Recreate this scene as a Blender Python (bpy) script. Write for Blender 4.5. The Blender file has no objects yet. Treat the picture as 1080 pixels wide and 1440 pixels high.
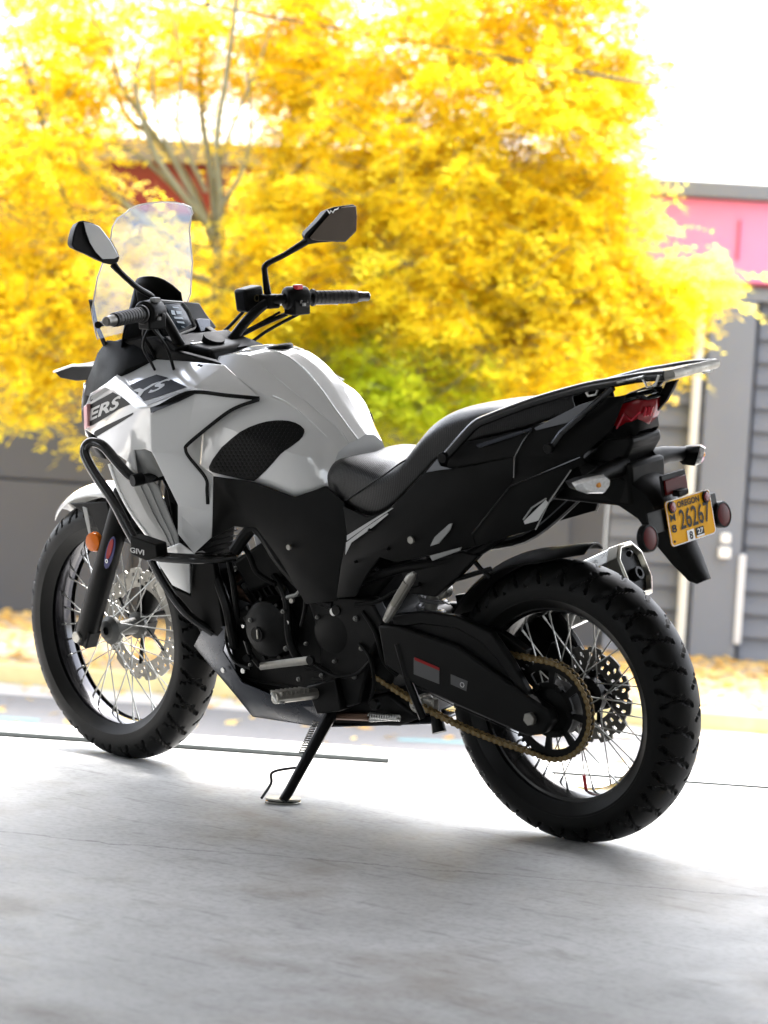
import bpy, bmesh, math, random
from mathutils import Vector, Matrix
random.seed(7)
V = Vector
R = math.radians
scene = bpy.context.scene
col = scene.collection

# ------------------------------------------------------------------ camera
CAM = V((-4.108779, 5.909550, 1.179951))
YAW, PITCH, ROLL, FPX = -0.89343326, -0.06307397, 0.05910859, 4318.78
fw = V((math.cos(YAW)*math.cos(PITCH), math.sin(YAW)*math.cos(PITCH), math.sin(PITCH)))
_rt = V((math.sin(YAW), -math.cos(YAW), 0)); _up = _rt.cross(fw)
rt = _rt*math.cos(ROLL) + _up*math.sin(ROLL)
up = -_rt*math.sin(ROLL) + _up*math.cos(ROLL)
cam = bpy.data.cameras.new('camera'); camo = bpy.data.objects.new('camera', cam); col.objects.link(camo)
camo.matrix_world = Matrix(((rt.x, up.x, -fw.x, CAM.x), (rt.y, up.y, -fw.y, CAM.y), (rt.z, up.z, -fw.z, CAM.z), (0, 0, 0, 1)))
cam.sensor_fit = 'VERTICAL'; cam.sensor_height = 36; cam.lens = FPX/1440*36
cam.clip_start = .1; cam.clip_end = 600
cam.dof.use_dof = True; cam.dof.focus_distance = 7.55; cam.dof.aperture_fstop = 4.4
scene.camera = camo

# ------------------------------------------------------------------ light: bright overcast outside, camera stands in the open bay
world = bpy.data.worlds.new('World'); scene.world = world; world.use_nodes = True
wn = world.node_tree.nodes; wl = world.node_tree.links
bg = wn['Background']; sky = wn.new('ShaderNodeTexSky'); sky.sky_type = 'NISHITA'; sky.sun_disc = False
SUN_EL, SUN_AZ = R(69), R(-62)          # sun direction in the xy plane, measured from +X
sky.sun_elevation = SUN_EL; sky.sun_rotation = math.pi/2 - SUN_AZ
sky.air_density = 1.0; sky.dust_density = 4.0; sky.ozone_density = 0.4
hs = wn.new('ShaderNodeHueSaturation'); hs.inputs['Saturation'].default_value = .35; hs.inputs['Value'].default_value = 1.25
wl.new(sky.outputs[0], hs.inputs['Color']); wl.new(hs.outputs[0], bg.inputs['Color'])
bg.inputs['Strength'].default_value = .15
sl = bpy.data.lights.new('sun', 'SUN'); sl.energy = 1.5; sl.angle = R(14); sl.color = (1, .96, .9)
so = bpy.data.objects.new('sun', sl); col.objects.link(so)
sd = V((math.cos(SUN_AZ)*math.cos(SUN_EL), math.sin(SUN_AZ)*math.cos(SUN_EL), math.sin(SUN_EL)))
so.rotation_euler = sd.to_track_quat('Z', 'Y').to_euler(); so.location = (0, 0, 30)
scene.view_settings.view_transform = 'Standard'; scene.view_settings.look = 'None'
scene.view_settings.gamma = 1; scene.view_settings.use_curve_mapping = False
scene.view_settings.exposure = 3.0
scene.render.engine = 'CYCLES'
scene.cycles.use_denoising = True
scene.cycles.max_bounces = 10; scene.cycles.diffuse_bounces = 5; scene.cycles.transparent_max_bounces = 24
scene.cycles.caustics_reflective = False; scene.cycles.caustics_refractive = False
scene.cycles.sample_clamp_indirect = 6

# ------------------------------------------------------------------ measuring helpers (photo survey -> metres in the bike's own frame)
LEAN = 0.16507155; STEER = -0.118; WB = 1.45
ML = Matrix.Rotation(-LEAN, 3, 'X'); MLi = ML.transposed()
RAKE = R(24.3); AX = V((-math.sin(RAKE), 0, math.cos(RAKE))); SO = V((WB+.108, 0, 0))
MS = Matrix.Rotation(STEER, 3, AX); MSi = MS.transposed()
def ray(px, py):
    return fw + rt*((px-540)/FPX) - up*((py-720)/FPX)
def rayb(px, py, st=False):
    o, d = MLi @ CAM, MLi @ ray(px, py)
    if st: o, d = MSi @ (o-SO) + SO, MSi @ d
    return o, d
def P(px, py, y, st=False):
    o, d = rayb(px, py, st); return o + d*((y-o.y)/d.y)
def PX(px, py, x, st=False):
    o, d = rayb(px, py, st); return o + d*((x-o.x)/d.x)
class Plane:
    def __init__(s, a, b, c, st=False):
        s.st = st; p = [P(*q, st=st) if isinstance(q, tuple) else q for q in (a, b, c)]
        s.o = p[0]; s.n = (p[1]-p[0]).cross(p[2]-p[0]).normalized()
        if s.n.dot(rayb(540, 720, st)[1]) > 0: s.n = -s.n
    def pt(s, px, py, off=0):
        o, d = rayb(px, py, s.st); k = (s.o-o).dot(s.n)/d.dot(s.n)
        return o + d*k + s.n*off
ZF = -.019                              # floor level in the bike's frame of reference
def G(px, py, z):                       # point of the outside world at height z above the bay floor
    d = ray(px, py); z = z+ZF; return CAM + d*((z-CAM.z)/d.z)
def steer(p): return MS @ (p-SO) + SO

# ------------------------------------------------------------------ materials
MATS = {}
def mat(name, color, rough=.5, metal=0, var=.0, scale=20, bump=0, bscale=120, coat=0, rvar=0, **kw):
    if name in MATS: return MATS[name]
    m = bpy.data.materials.new(name); m.use_nodes = True; n = m.node_tree.nodes; l = m.node_tree.links
    b = n['Principled BSDF']; b.inputs['Base Color'].default_value = (*color, 1)
    b.inputs['Roughness'].default_value = rough; b.inputs['Metallic'].default_value = metal
    if coat: b.inputs['Coat Weight'].default_value = coat; b.inputs['Coat Roughness'].default_value = .08
    for k, v in kw.items(): b.inputs[k.replace('_', ' ')].default_value = v
    if var or bump or rvar:
        tc = n.new('ShaderNodeTexCoord')
        def noise(sc, det=4):
            t = n.new('ShaderNodeTexNoise'); t.inputs['Scale'].default_value = sc; t.inputs['Detail'].default_value = det
            l.new(tc.outputs['Object'], t.inputs['Vector']); return t
        if var:
            t = noise(scale); mx = n.new('ShaderNodeMix'); mx.data_type = 'RGBA'
            mx.inputs['A'].default_value = (*[c*(1-var) for c in color], 1)
            mx.inputs['B'].default_value = (*[min(1, c*(1+var)) for c in color], 1)
            l.new(t.outputs['Fac'], mx.inputs['Factor']); l.new(mx.outputs['Result'], b.inputs['Base Color'])
        if rvar:
            t = noise(scale*.6, 6); mr = n.new('ShaderNodeMapRange')
            mr.inputs['From Min'].default_value = .3; mr.inputs['From Max'].default_value = .7
            mr.inputs['To Min'].default_value = max(.02, rough-rvar); mr.inputs['To Max'].default_value = min(1, rough+rvar)
            l.new(t.outputs['Fac'], mr.inputs['Value']); l.new(mr.outputs['Result'], b.inputs['Roughness'])
        if bump:
            t = noise(bscale, 3); bp = n.new('ShaderNodeBump'); bp.inputs['Strength'].default_value = bump; bp.inputs['Distance'].default_value = .002
            l.new(t.outputs['Fac'], bp.inputs['Height']); l.new(bp.outputs['Normal'], b.inputs['Normal'])
    MATS[name] = m; return m
WHITE = mat('white paint', (.64, .64, .625), .16, coat=1, rvar=.03, scale=30)
SILV = mat('satin grey plastic', (.26, .26, .25), .5, Specular_IOR_Level=.25, var=.1, rvar=.08)
BLK = mat('black plastic', (.0032, .0032, .0028), .5, bump=.15, bscale=900, rvar=.1, Specular_IOR_Level=.11)
BLKG = mat('gloss black', (.008, .008, .008), .18, rvar=.05)
BLKM = mat('matt black metal', (.003, .003, .0027), .42, rvar=.1, bump=.1, bscale=300, Specular_IOR_Level=.12)
TUBE = mat('gloss black tube', (.006, .006, .0055), .22, rvar=.06, Specular_IOR_Level=.6)
CAST = mat('dark cast alloy', (.0045, .0045, .004), .5, metal=.3, rvar=.12, bump=.25, bscale=400, Specular_IOR_Level=.14)
RUB = mat('tyre rubber', (.0034, .0034, .003), .5, var=.6, scale=9, bump=.15, bscale=500, rvar=.15, Specular_IOR_Level=.15)
VINYL = mat('seat vinyl', (.004, .004, .0037), .38, Specular_IOR_Level=.35, bump=.35, bscale=700, rvar=.06)
STEEL = mat('bare steel', (.55, .55, .53), .32, metal=1, rvar=.12, scale=60)
ALU = mat('worn alloy', (.30, .29, .26), .42, metal=.8, rvar=.15, scale=60, var=.2)
DISC = mat('brake disc steel', (.16, .155, .14), .4, metal=1, rvar=.12, scale=60)
SPK = mat('spoke steel', (.36, .36, .34), .35, metal=.9)
GOLD = mat('chain gold', (.17, .115, .045), .45, metal=.7, var=.35, scale=90, rvar=.15)
RED = mat('red lens', (.20, .001, .004), .15, Specular_IOR_Level=.3)
REFR = mat('red reflector', (.085, .002, .002), .4, Specular_IOR_Level=.1, var=.2, scale=300)
AMB = mat('amber reflector', (.50, .11, .003), .25, Specular_IOR_Level=.3)
CLR = mat('clear lens', (.85, .85, .80), .12, metal=.3, var=.5, scale=160)
BULB = mat('amber bulb', (.7, .28, .03), .2)
MIR = mat('mirror glass', (.52, .53, .54), .03, metal=1)
MIRD = mat('mirror glass dark reflection', (.06, .05, .042), .05, metal=1)  # darker copy of the glass, paints in a dark wall reflection
LCD = mat('lcd screen', (.02, .03, .04), .1, Specular_IOR_Level=.4, var=.5, scale=40)
PLY = mat('plate yellow', (.86, .42, .008), .45, Specular_IOR_Level=.05, var=.05)
INK = mat('black ink', (.008, .008, .008), .5, Specular_IOR_Level=.1)
WHT = mat('white sticker', (.75, .75, .74), .4)
DECAL = mat('graphite decal', (.010, .010, .010), .45, Specular_IOR_Level=.12)
LGREY = mat('light grey decal', (.45, .45, .44), .35)
PIPE = mat('heat-tinted header', (.14, .085, .06), .38, metal=.9, var=.4, scale=12)
SKID = mat('skid plate alloy', (.03, .033, .04), .3, metal=.7, rvar=.1)
REDM = mat('red switch', (.5, .02, .03), .35)
BLUE = mat('sticker blue', (.03, .03, .10), .45, Specular_IOR_Level=.15)
REDS = mat('sticker red', (.22, .01, .01), .45, Specular_IOR_Level=.15)

# fine cross ribbing embossed in the seat cover
_n, _l = VINYL.node_tree.nodes, VINYL.node_tree.links
_w = _n.new('ShaderNodeTexWave'); _w.bands_direction = 'X'; _w.inputs['Scale'].default_value = 62; _w.inputs['Distortion'].default_value = .3
_tc = _n.new('ShaderNodeTexCoord'); _l.new(_tc.outputs['Object'], _w.inputs['Vector'])
_b = _n.new('ShaderNodeBump'); _b.inputs['Strength'].default_value = .35; _b.inputs['Distance'].default_value = .0015; _l.new(_w.outputs['Fac'], _b.inputs['Height'])
_old = [x for x in _n if x.type == 'BUMP' and x != _b][0]; _l.new(_old.outputs['Normal'], _b.inputs['Normal']); _l.new(_b.outputs['Normal'], _n['Principled BSDF'].inputs['Normal'])
# ------------------------------------------------------------------ mesh helpers
class MB:
    def __init__(s): s.v = []; s.f = []
    def add(s, vs, fs):
        o = len(s.v); s.v += [V(p) for p in vs]; s.f += [tuple(i+o for i in f) for f in fs]; return o
    def prism(s, pts, vec):
        n = len(pts); vec = V(vec)
        s.add(list(pts)+[p+vec for p in pts], [tuple(range(n)), tuple(range(2*n-1, n-1, -1))] + [((i+1) % n, i, n+i, n+(i+1) % n) for i in range(n)])
        return s
    def box(s, c, d, rot=None):
        vs = [V((x*d[0]/2, y*d[1]/2, z*d[2]/2)) for x in (-1, 1) for y in (-1, 1) for z in (-1, 1)]
        if rot is not None: vs = [rot @ p for p in vs]
        s.add([p+V(c) for p in vs], [(0, 1, 3, 2), (4, 6, 7, 5), (0, 4, 5, 1), (2, 3, 7, 6), (0, 2, 6, 4), (1, 5, 7, 3)]); return s
    def tube(s, pts, r, n=10, smooth=0, cap=True, flat=1):
        pts = [V(p) for p in pts]; rs = r if isinstance(r, (list, tuple)) else [r]*len(pts)
        if smooth and len(pts) > 2:
            q = []; qr = []
            for i in range(len(pts)-1):
                a, b, c, d = pts[max(i-1, 0)], pts[i], pts[i+1], pts[min(i+2, len(pts)-1)]
                for k in range(smooth):
                    t = k/smooth
                    q.append(.5*((2*b)+(c-a)*t+(2*a-5*b+4*c-d)*t*t+(3*b-a-3*c+d)*t**3)); qr.append(rs[i]*(1-t)+rs[i+1]*t)
            q.append(pts[-1]); qr.append(rs[-1]); pts, rs = q, qr
        o = len(s.v); prev = None
        for i, p in enumerate(pts):
            t = (pts[min(i+1, len(pts)-1)]-pts[max(i-1, 0)]).normalized()
            if prev is None:
                a = t.orthogonal().normalized()
                if flat != 1:
                    a = V((0, 1, 0)) - t*t.y; a.normalize()
            else: a = (prev - t*prev.dot(t)).normalized()
            prev = a; b = t.cross(a)
            for k in range(n):
                g = 2*math.pi*k/n; s.v.append(p + a*(rs[i]*math.cos(g)*flat) + b*(rs[i]*math.sin(g)))
        for i in range(len(pts)-1):
            for k in range(n):
                s.f.append((o+i*n+k, o+i*n+(k+1) % n, o+(i+1)*n+(k+1) % n, o+(i+1)*n+k))
        if cap:
            s.f.append(tuple(range(o+n-1, o-1, -1))); e = o+(len(pts)-1)*n; s.f.append(tuple(range(e, e+n)))
        return s
    def lathe(s, prof, c, axis, n=32):              # prof: (radius, along axis)
        axis = V(axis).normalized(); a = axis.orthogonal().normalized(); b = axis.cross(a); c = V(c); o = len(s.v); m = len(prof)
        for k in range(n):
            g = 2*math.pi*k/n; u = a*math.cos(g)+b*math.sin(g)
            for r, h in prof: s.v.append(c+u*r+axis*h)
        for k in range(n):
            k2 = (k+1) % n
            for i in range(m-1): s.f.append((o+k*m+i, o+k2*m+i, o+k2*m+i+1, o+k*m+i+1))
        return s
    def disc(s, c, axis, r, h, n=24, bev=.0):
        b = bev or min(r, h)*.12
        return s.lathe([(1e-4, 0), (r-b, 0), (r, b), (r, h-b), (r-b, h), (1e-4, h)], c, axis, n)
    def grid(s, rows, close=False):
        o = len(s.v); m = len(rows[0])
        for r_ in rows: s.v += [V(p) for p in r_]
        for i in range(len(rows)-1):
            for j in range(m if close else m-1):
                j2 = (j+1) % m; s.f.append((o+i*m+j, o+i*m+j2, o+(i+1)*m+j2, o+(i+1)*m+j))
        return s
    def build(s, name, m, parent=None, smooth=True, bevel=0, st=False, ang=35, solid=0, mirror=False, subsurf=0, recalc=True, kind=None, orient=None, crease=None):
        vs = [steer(p) for p in s.v] if st else s.v
        me = bpy.data.meshes.new(name)
        me.from_pydata([tuple(p) for p in vs], [], s.f); me.validate(); me.update()
        if recalc:
            bm = bmesh.new(); bm.from_mesh(me)
            bmesh.ops.remove_doubles(bm, verts=bm.verts, dist=1e-6)
            bmesh.ops.recalc_face_normals(bm, faces=bm.faces)
            if orient is not None:
                t = V((0, 0, 0))
                for f in bm.faces: t += f.normal*f.calc_area()
                if t.dot(V(orient)) < 0: bmesh.ops.reverse_faces(bm, faces=bm.faces)
            bm.to_mesh(me); bm.free()
        if crease:
            pass
        o = bpy.data.objects.new(name, me); col.objects.link(o)
        for mm in (m if isinstance(m, (list, tuple)) else [m]): me.materials.append(mm)
        if smooth:
            me.polygons.foreach_set('use_smooth', [True]*len(me.polygons))
            if not subsurf: me.set_sharp_from_angle(angle=R(ang))
        if subsurf:
            md = o.modifiers.new('sub', 'SUBSURF'); md.levels = subsurf; md.render_levels = subsurf
        if solid:
            md = o.modifiers.new('solid', 'SOLIDIFY'); md.thickness = solid; md.offset = -1
        if bevel:
            md = o.modifiers.new('bevel', 'BEVEL'); md.width = bevel; md.segments = 2; md.limit_method = 'ANGLE'; md.angle_limit = R(28); md.harden_normals = False
        if parent is not None: o.parent = parent
        if kind: o['kind'] = kind
        if mirror:
            b = MB(); b.v = [V((p.x, -p.y, p.z)) for p in s.v]; b.f = [tuple(reversed(f)) for f in s.f]
            o2 = b.build(name, m, parent, smooth, bevel, st, ang, solid, False, subsurf, recalc, kind, None if orient is None else (orient[0], -orient[1], orient[2]))
            return o, o2
        return o
def tag(o, label=None, cat=None, group=None, kind=None):
    for k, v in (('label', label), ('category', cat), ('group', group), ('kind', kind)):
        if v: o[k] = v
    return o
def textmesh(body, shear=0, off=0.0):
    cu = bpy.data.curves.new('t', 'FONT'); cu.body = body; cu.size = 1; cu.shear = shear; cu.offset = off; cu.resolution_u = 3
    o = bpy.data.objects.new('t', cu); col.objects.link(o)
    dg = bpy.context.evaluated_depsgraph_get(); me = bpy.data.meshes.new_from_object(o.evaluated_get(dg))
    vs = [v.co.copy() for v in me.vertices]; fs = [tuple(p.vertices) for p in me.polygons]
    bpy.data.objects.remove(o); bpy.data.curves.remove(cu); bpy.data.meshes.remove(me)
    x0 = min(v.x for v in vs); x1 = max(v.x for v in vs); y0 = min(v.y for v in vs); y1 = max(v.y for v in vs)
    return [((v.x-x0)/(x1-x0), (v.y-y0)/(y1-y0)) for v in vs], fs
def textquad(name, body, quad, m, parent, shear=0, off=0.02, st=False):
    """lettering fitted into a quad (BL, BR, TR, TL) of bike-frame points"""
    uv, fs = textmesh(body, shear, off); BL, BR, TR, TL = quad
    b = MB(); b.add([BL*(1-u)*(1-v)+BR*u*(1-v)+TR*u*v+TL*(1-u)*v for u, v in uv], fs)
    return b.build(name, m, parent, smooth=False, recalc=False, st=st)
# ================================================================== SETTING
# threshold of the bay: survey line on the slab edge; s runs to the right along it, n runs outwards to the street
TA, TB = G(0, 1033, 0), G(1080, 1108, 0)
E1 = (TB-TA).normalized(); E2 = V((-E1.y, E1.x, 0))
if E2.dot(fw) < 0: E2 = -E2
T0 = (TA+TB)/2
ZS = -1.15                                    # street level below the raised dock floor
def W(s, n, z): return T0 + E1*s + E2*n + V((0, 0, z))
def wbox(mb, s0, s1, n0, n1, z0, z1):
    vs = [W(s, n, z) for s in (s0, s1) for n in (n0, n1) for z in (z0, z1)]
    mb.add(vs, [(0, 1, 3, 2), (4, 6, 7, 5), (0, 4, 5, 1), (2, 3, 7, 6), (0, 2, 6, 4), (1, 5, 7, 3)]); return mb
def sn(px, py, z):
    p = G(px, py, z)-T0; return p.dot(E1), p.dot(E2)

def nodemat(name):
    m = bpy.data.materials.new(name); m.use_nodes = True; return m, m.node_tree.nodes, m.node_tree.links
# concrete floor of the bay: trowelled, stained, worn shiny in patches, with one wandering crack
m, n, l = nodemat('worn concrete floor'); b = n['Principled BSDF']
tc = n.new('ShaderNodeTexCoord')
def tex(kind, scale, det=6, rough=.6, src=None, **kw):
    t = n.new(kind); t.inputs['Scale'].default_value = scale
    if 'Detail' in t.inputs: t.inputs['Detail'].default_value = det
    if 'Roughness' in t.inputs: t.inputs['Roughness'].default_value = rough
    l.new((src or tc).outputs['Object' if src is None else 0], t.inputs['Vector']); return t
def ramp(fac, stops):
    r_ = n.new('ShaderNodeValToRGB'); e = r_.color_ramp.elements
    e[0].position, e[0].color = stops[0][0], (*stops[0][1], 1); e[1].position, e[1].color = stops[-1][0], (*stops[-1][1], 1)
    for p_, c_ in stops[1:-1]:
        x = e.new(p_); x.color = (*c_, 1)
    l.new(fac, r_.inputs['Fac']); return r_
def mixc(a, b_, fac, mode='MIX'):
    x = n.new('ShaderNodeMix'); x.data_type = 'RGBA'; x.blend_type = mode
    for s_, i in ((a, 'A'), (b_, 'B'), (fac, 'Factor')):
        if hasattr(s_, 'outputs') or hasattr(s_, 'links'): l.new(s_, x.inputs[i])
        elif isinstance(s_, tuple): x.inputs[i].default_value = (*s_, 1)
        else: x.inputs[i].default_value = s_
    return x.outputs['Result']
big = tex('ShaderNodeTexNoise', .9, 7, .62); mid_ = tex('ShaderNodeTexNoise', 5, 8, .7); fine = tex('ShaderNodeTexNoise', 60, 4, .6)
c0 = ramp(big.outputs['Fac'], [(.34, (.28, .278, .27)), (.5, (.42, .422, .42)), (.64, (.50, .503, .502))]).outputs[0]
c1 = ramp(mid_.outputs['Fac'], [(.30, (.50, .48, .44)), (.43, (.93, .93, .92)), (.72, (1.12, 1.12, 1.12))]).outputs[0]
cc_ = mixc(c0, c1, .75, 'MULTIPLY')
c2 = ramp(fine.outputs['Fac'], [(.33, (.72, .72, .71)), (.55, (1.05, 1.05, 1.05))]).outputs[0]
cc_ = mixc(cc_, c2, .6, 'MULTIPLY')
# scattered dark scuffs
mp = n.new('ShaderNodeMapping'); mp.inputs['Scale'].default_value = (1.2, 6, 1); mp.inputs['Rotation'].default_value = (0, 0, -math.atan2(E1.y, E1.x)); l.new(tc.outputs['Object'], mp.inputs['Vector'])
sc_ = tex('ShaderNodeTexNoise', 5, 3, .5, src=mp); sm = ramp(sc_.outputs['Fac'], [(.60, (1, 1, 1)), (.70, (.55, .54, .52))]).outputs[0]
cc_ = mixc(cc_, sm, .55, 'MULTIPLY')
pit = tex('ShaderNodeTexVoronoi', 38); pm_ = ramp(pit.outputs['Distance'], [(.03, (.45, .44, .42)), (.10, (1, 1, 1))]).outputs[0]
gate = ramp(mid_.outputs['Fac'], [(.48, (0, 0, 0)), (.60, (1, 1, 1))]).outputs[0]
cc_ = mixc(cc_, pm_, gate, 'MULTIPLY')
brown = tex('ShaderNodeTexNoise', 1.7, 4, .6); bm_ = ramp(brown.outputs['Fac'], [(.5, (0, 0, 0)), (.68, (.6, .6, .6))]).outputs[0]
cc_ = mixc(cc_, (.20, .165, .12), bm_)
# crack: |distance to a line, wobbled by noise|
sep = n.new('ShaderNodeSeparateXYZ'); l.new(tc.outputs['Object'], sep.inputs[0])
ca, cb_ = G(0, 1172, 0), G(1080, 1262, 0); cn = V((-(cb_-ca).y, (cb_-ca).x, 0)).normalized()
def math_(op, a, b_=None):
    x = n.new('ShaderNodeMath'); x.operation = op
    for i, s_ in enumerate((a, b_)):
        if s_ is None: continue
        if isinstance(s_, (int, float)): x.inputs[i].default_value = s_
        else: l.new(s_, x.inputs[i])
    return x.outputs[0]
wob = tex('ShaderNodeTexNoise', 3.0, 5, .65)
dist = math_('ADD', math_('MULTIPLY', sep.outputs[0], cn.x), math_('MULTIPLY', sep.outputs[1], cn.y))
dist = math_('SUBTRACT', dist, (ca.x*cn.x+ca.y*cn.y)); dist = math_('ADD', dist, math_('MULTIPLY', math_('SUBTRACT', wob.outputs['Fac'], .5), .16))
crack = math_('LESS_THAN', math_('ABSOLUTE', dist), .0035)
cc_ = mixc(cc_, (.12, .115, .11), math_('MULTIPLY', crack, .7))
l.new(cc_, b.inputs['Base Color'])
rr = ramp(mid_.outputs['Fac'], [(.3, (.50, .50, .50)), (.7, (.78, .78, .78))]); l.new(rr.outputs[0], b.inputs['Roughness']); b.inputs['Specular IOR Level'].default_value = .28
bp = n.new('ShaderNodeBump'); bp.inputs['Strength'].default_value = .25; bp.inputs['Distance'].default_value = .003; l.new(mid_.outputs['Fac'], bp.inputs['Height']); l.new(bp.outputs[0], b.inputs['Normal'])
FLOORM = m
mb = MB(); wbox(mb, -7, 7, -13, 0, -.35, 0); tag(mb.build('bay_floor', FLOORM, smooth=False), kind='structure')
mb = MB(); wbox(mb, -7, 7, .0, .35, ZS-.2, -.012); tag(mb.build('dock_edge', mat('dock concrete', (.42, .41, .39), .8, var=.2, scale=6), smooth=False), kind='structure')
# steel door track let into the slab edge, left part of the opening, and a thin joint behind it
mb = MB(); wbox(mb, -6.5, sn(550, 1065, 0)[0], -.028, -.004, 0.001, .012); tag(mb.build('door_track', mat('dull track steel', (.10, .11, .11), .5, metal=.6), smooth=False, bevel=.002), kind='structure')
mb = MB(); wbox(mb, sn(700, 1082, 0)[0], 6.5, -.012, -.004, .001, .005); tag(mb.build('door_track', MATS['dull track steel'], smooth=False), kind='structure')
# walls and roof of the bay behind and above the camera
ROOFZ = 3.6
WALLM = mat('painted block wall', (.46, .455, .44), .8, var=.08, scale=3)
mb = MB(); wbox(mb, -7.0, 7.0, -13, .4, ROOFZ, ROOFZ+.2); tag(mb.build('bay_ceiling', mat('ceiling boards', (.45, .44, .43), .8, var=.1, scale=2), smooth=False), kind='structure')
mb = MB(); wbox(mb, -7.2, 7.2, .0, .3, 2.45, ROOFZ+.6); tag(mb.build('shading_lintel', WALLM, smooth=False), kind='structure')  # unseen; hung low to cut sky light on the floor
for (s0, s1, n0, n1) in ((-7.2, -7.0, -13, -8.2), (-7.2, -7.0, -5.2, .3), (7.0, 7.2, -13, .3), (-7.2, -1.8, -13.2, -13), (1.8, 7.2, -13.2, -13)):  # gaps in the left and back walls added for fill light
    mb = MB(); wbox(mb, s0, s1, n0, n1, 0, ROOFZ); tag(mb.build('bay_wall', WALLM, smooth=False), kind='structure')
mb = MB(); q = [W(-60, -13.2, -.01), W(60, -13.2, -.01), W(60, -80, -.01), W(-60, -80, -.01)]; mb.add(q, [(0, 1, 2, 3)]); q = [W(-60, .0, -.01), W(-7.2, .0, -.01), W(-7.2, -13.2, -.01), W(-60, -13.2, -.01)]; mb.add(q, [(0, 1, 2, 3)])
tag(mb.build('yard', mat('yard concrete', (.22, .217, .21), .8, var=.2, scale=2), smooth=False, orient=(0, 0, 1)), kind='structure')

# street, kerb, verge
ASPH = mat('asphalt', (.115, .115, .122), .8, var=.3, scale=40, bump=.3, bscale=200)
_, nk = sn(500, 968, ZS)                     # painted kerb line
_, nb = sn(500, 892, ZS)                     # foot of the buildings
mb = MB(); q = [W(-150, .3, ZS-.13), W(150, .3, ZS-.13), W(150, 300, ZS-.13), W(-150, 300, ZS-.13)]; mb.add(q, [(0, 1, 2, 3)]); tag(mb.build('ground', mat('far ground', (.12, .12, .11), .9, var=.2, scale=2), smooth=False, orient=(0, 0, 1)), kind='structure')
mb = MB(); q = [W(-60, .3, ZS-.12), W(60, .3, ZS-.12), W(60, nk, ZS-.12), W(-60, nk, ZS-.12)]; mb.add(q, [(0, 1, 2, 3)]); tag(mb.build('street', ASPH, smooth=False, orient=(0, 0, 1)), kind='structure')
mb = MB(); wbox(mb, -60, 60, nk, nk+.16, ZS-.14, ZS); tag(mb.build('kerb', mat('yellow kerb paint', (.50, .42, .20), .6, var=.3, scale=9), smooth=False, bevel=.01), kind='structure')
mb = MB(); wbox(mb, -60, 60, nk+.16, nb+.6, ZS-.14, ZS-.008); tag(mb.build('pavement', mat('verge soil', (.34, .28, .20), .9, var=.4, scale=5), smooth=False), kind='structure')
mb = MB(); wbox(mb, -60, 60, nk-.55, nk-.02, ZS-.119, ZS-.115); tag(mb.build('gutter', mat('gutter concrete', (.34, .33, .32), .8, var=.2, scale=5), smooth=False), kind='structure')
# utility paint marks on the asphalt
for (px0, py0, px1, py1, c_) in ((0, 1009, 55, 1013, 'cyan'), (560, 1040, 720, 1046, 'cyan'), (1008, 1045, 1070, 1052, 'blue')):
    a, b_ = G(px0, py0, ZS-.116), G(px1, py1, ZS-.116); d = (b_-a).normalized(); e = V((-d.y, d.x, 0))*.05
    mb = MB(); k_ = 7; L_ = [a.lerp(b_, i/k_)+e*(.8+.4*random.random()) for i in range(k_+1)]; R_ = [a.lerp(b_, i/k_)-e*(.8+.4*random.random()) for i in range(k_+1)]
    mb.grid([L_, R_]); tag(mb.build('paint_mark', mat('utility paint '+c_, (.13, .24, .26) if c_ == 'cyan' else (.06, .13, .20), .7), smooth=False), kind='structure')

# ------------------------------------------------------------------ buildings across the street
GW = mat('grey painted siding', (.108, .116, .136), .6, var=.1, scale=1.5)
GWD = mat('dark grey panel', (.05, .053, .063), .6, var=.12, scale=1.5)
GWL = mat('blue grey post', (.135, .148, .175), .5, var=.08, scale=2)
REDB = mat('red fascia', (.13, .006, .012), .5, var=.1, scale=2)
RED_HAZED = mat('hazed red fascia', (.70, .19, .33), .5, var=.06, scale=2)  # red band with overexposed haze painted in as pink
CONC = mat('weathered concrete', (.30, .29, .27), .8, var=.2, scale=5)
n_l, n_r = nb, nb
def px2s(px, py, nn):                        # where a sight line meets the facade plane n = nn: returns s, z
    d = ray(px, py); k = ((T0-CAM).dot(E2)+nn)/d.dot(E2); p = CAM+d*k-T0; return p.dot(E1), p.z
def fbox(mb, px0, py0, px1, py1, nn, depth, proud=0, s_over=None, z_over=None):
    s0, z1 = px2s(px0, py0, nn); s1, z0 = px2s(px1, py1, nn)
    if s_over: s0, s1 = s_over[0] if s_over[0] is not None else s0, s_over[1] if s_over[1] is not None else s1
    if z_over: z0, z1 = z_over
    return wbox(mb, s0, s1, nn-proud, nn+depth, z0, z1)
# warehouse on the left: concrete ledge, red band, dark panels
sM = px2s(860, 600, nb)[0]
zt = px2s(540, 215, nb)[1]
wh = bpy.data.objects.new('warehouse', None); col.objects.link(wh); wh.location = W(-6, nb+3, ZS)
tag(wh, 'dark grey warehouse with a deep red band, seen behind the yellow tree', 'building')
def part(o): 
    o.parent = wh_now; o.matrix_parent_inverse = wh_now.matrix_world.inverted(); return o
wh_now = wh; bpy.context.view_layer.update()
zl = px2s(90, 571, nb)[1]; zr1 = px2s(240, 300, nb)[1]
mb = MB(); wbox(mb, -26, sM, nb+.06, nb+9, ZS-.14, zt-.05); part(mb.build('wall', GWD, smooth=False))
mb = MB(); wbox(mb, -26, sM, nb-.02, nb+.05, zr1, zt-.16); part(mb.build('red_band', REDB, smooth=False))
mb = MB(); wbox(mb, -26.1, sM, nb-.12, nb+9.2, zt-.16, zt); part(mb.build('roof', mat('roof edge grey', (.16, .15, .15), .6), smooth=False))
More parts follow.
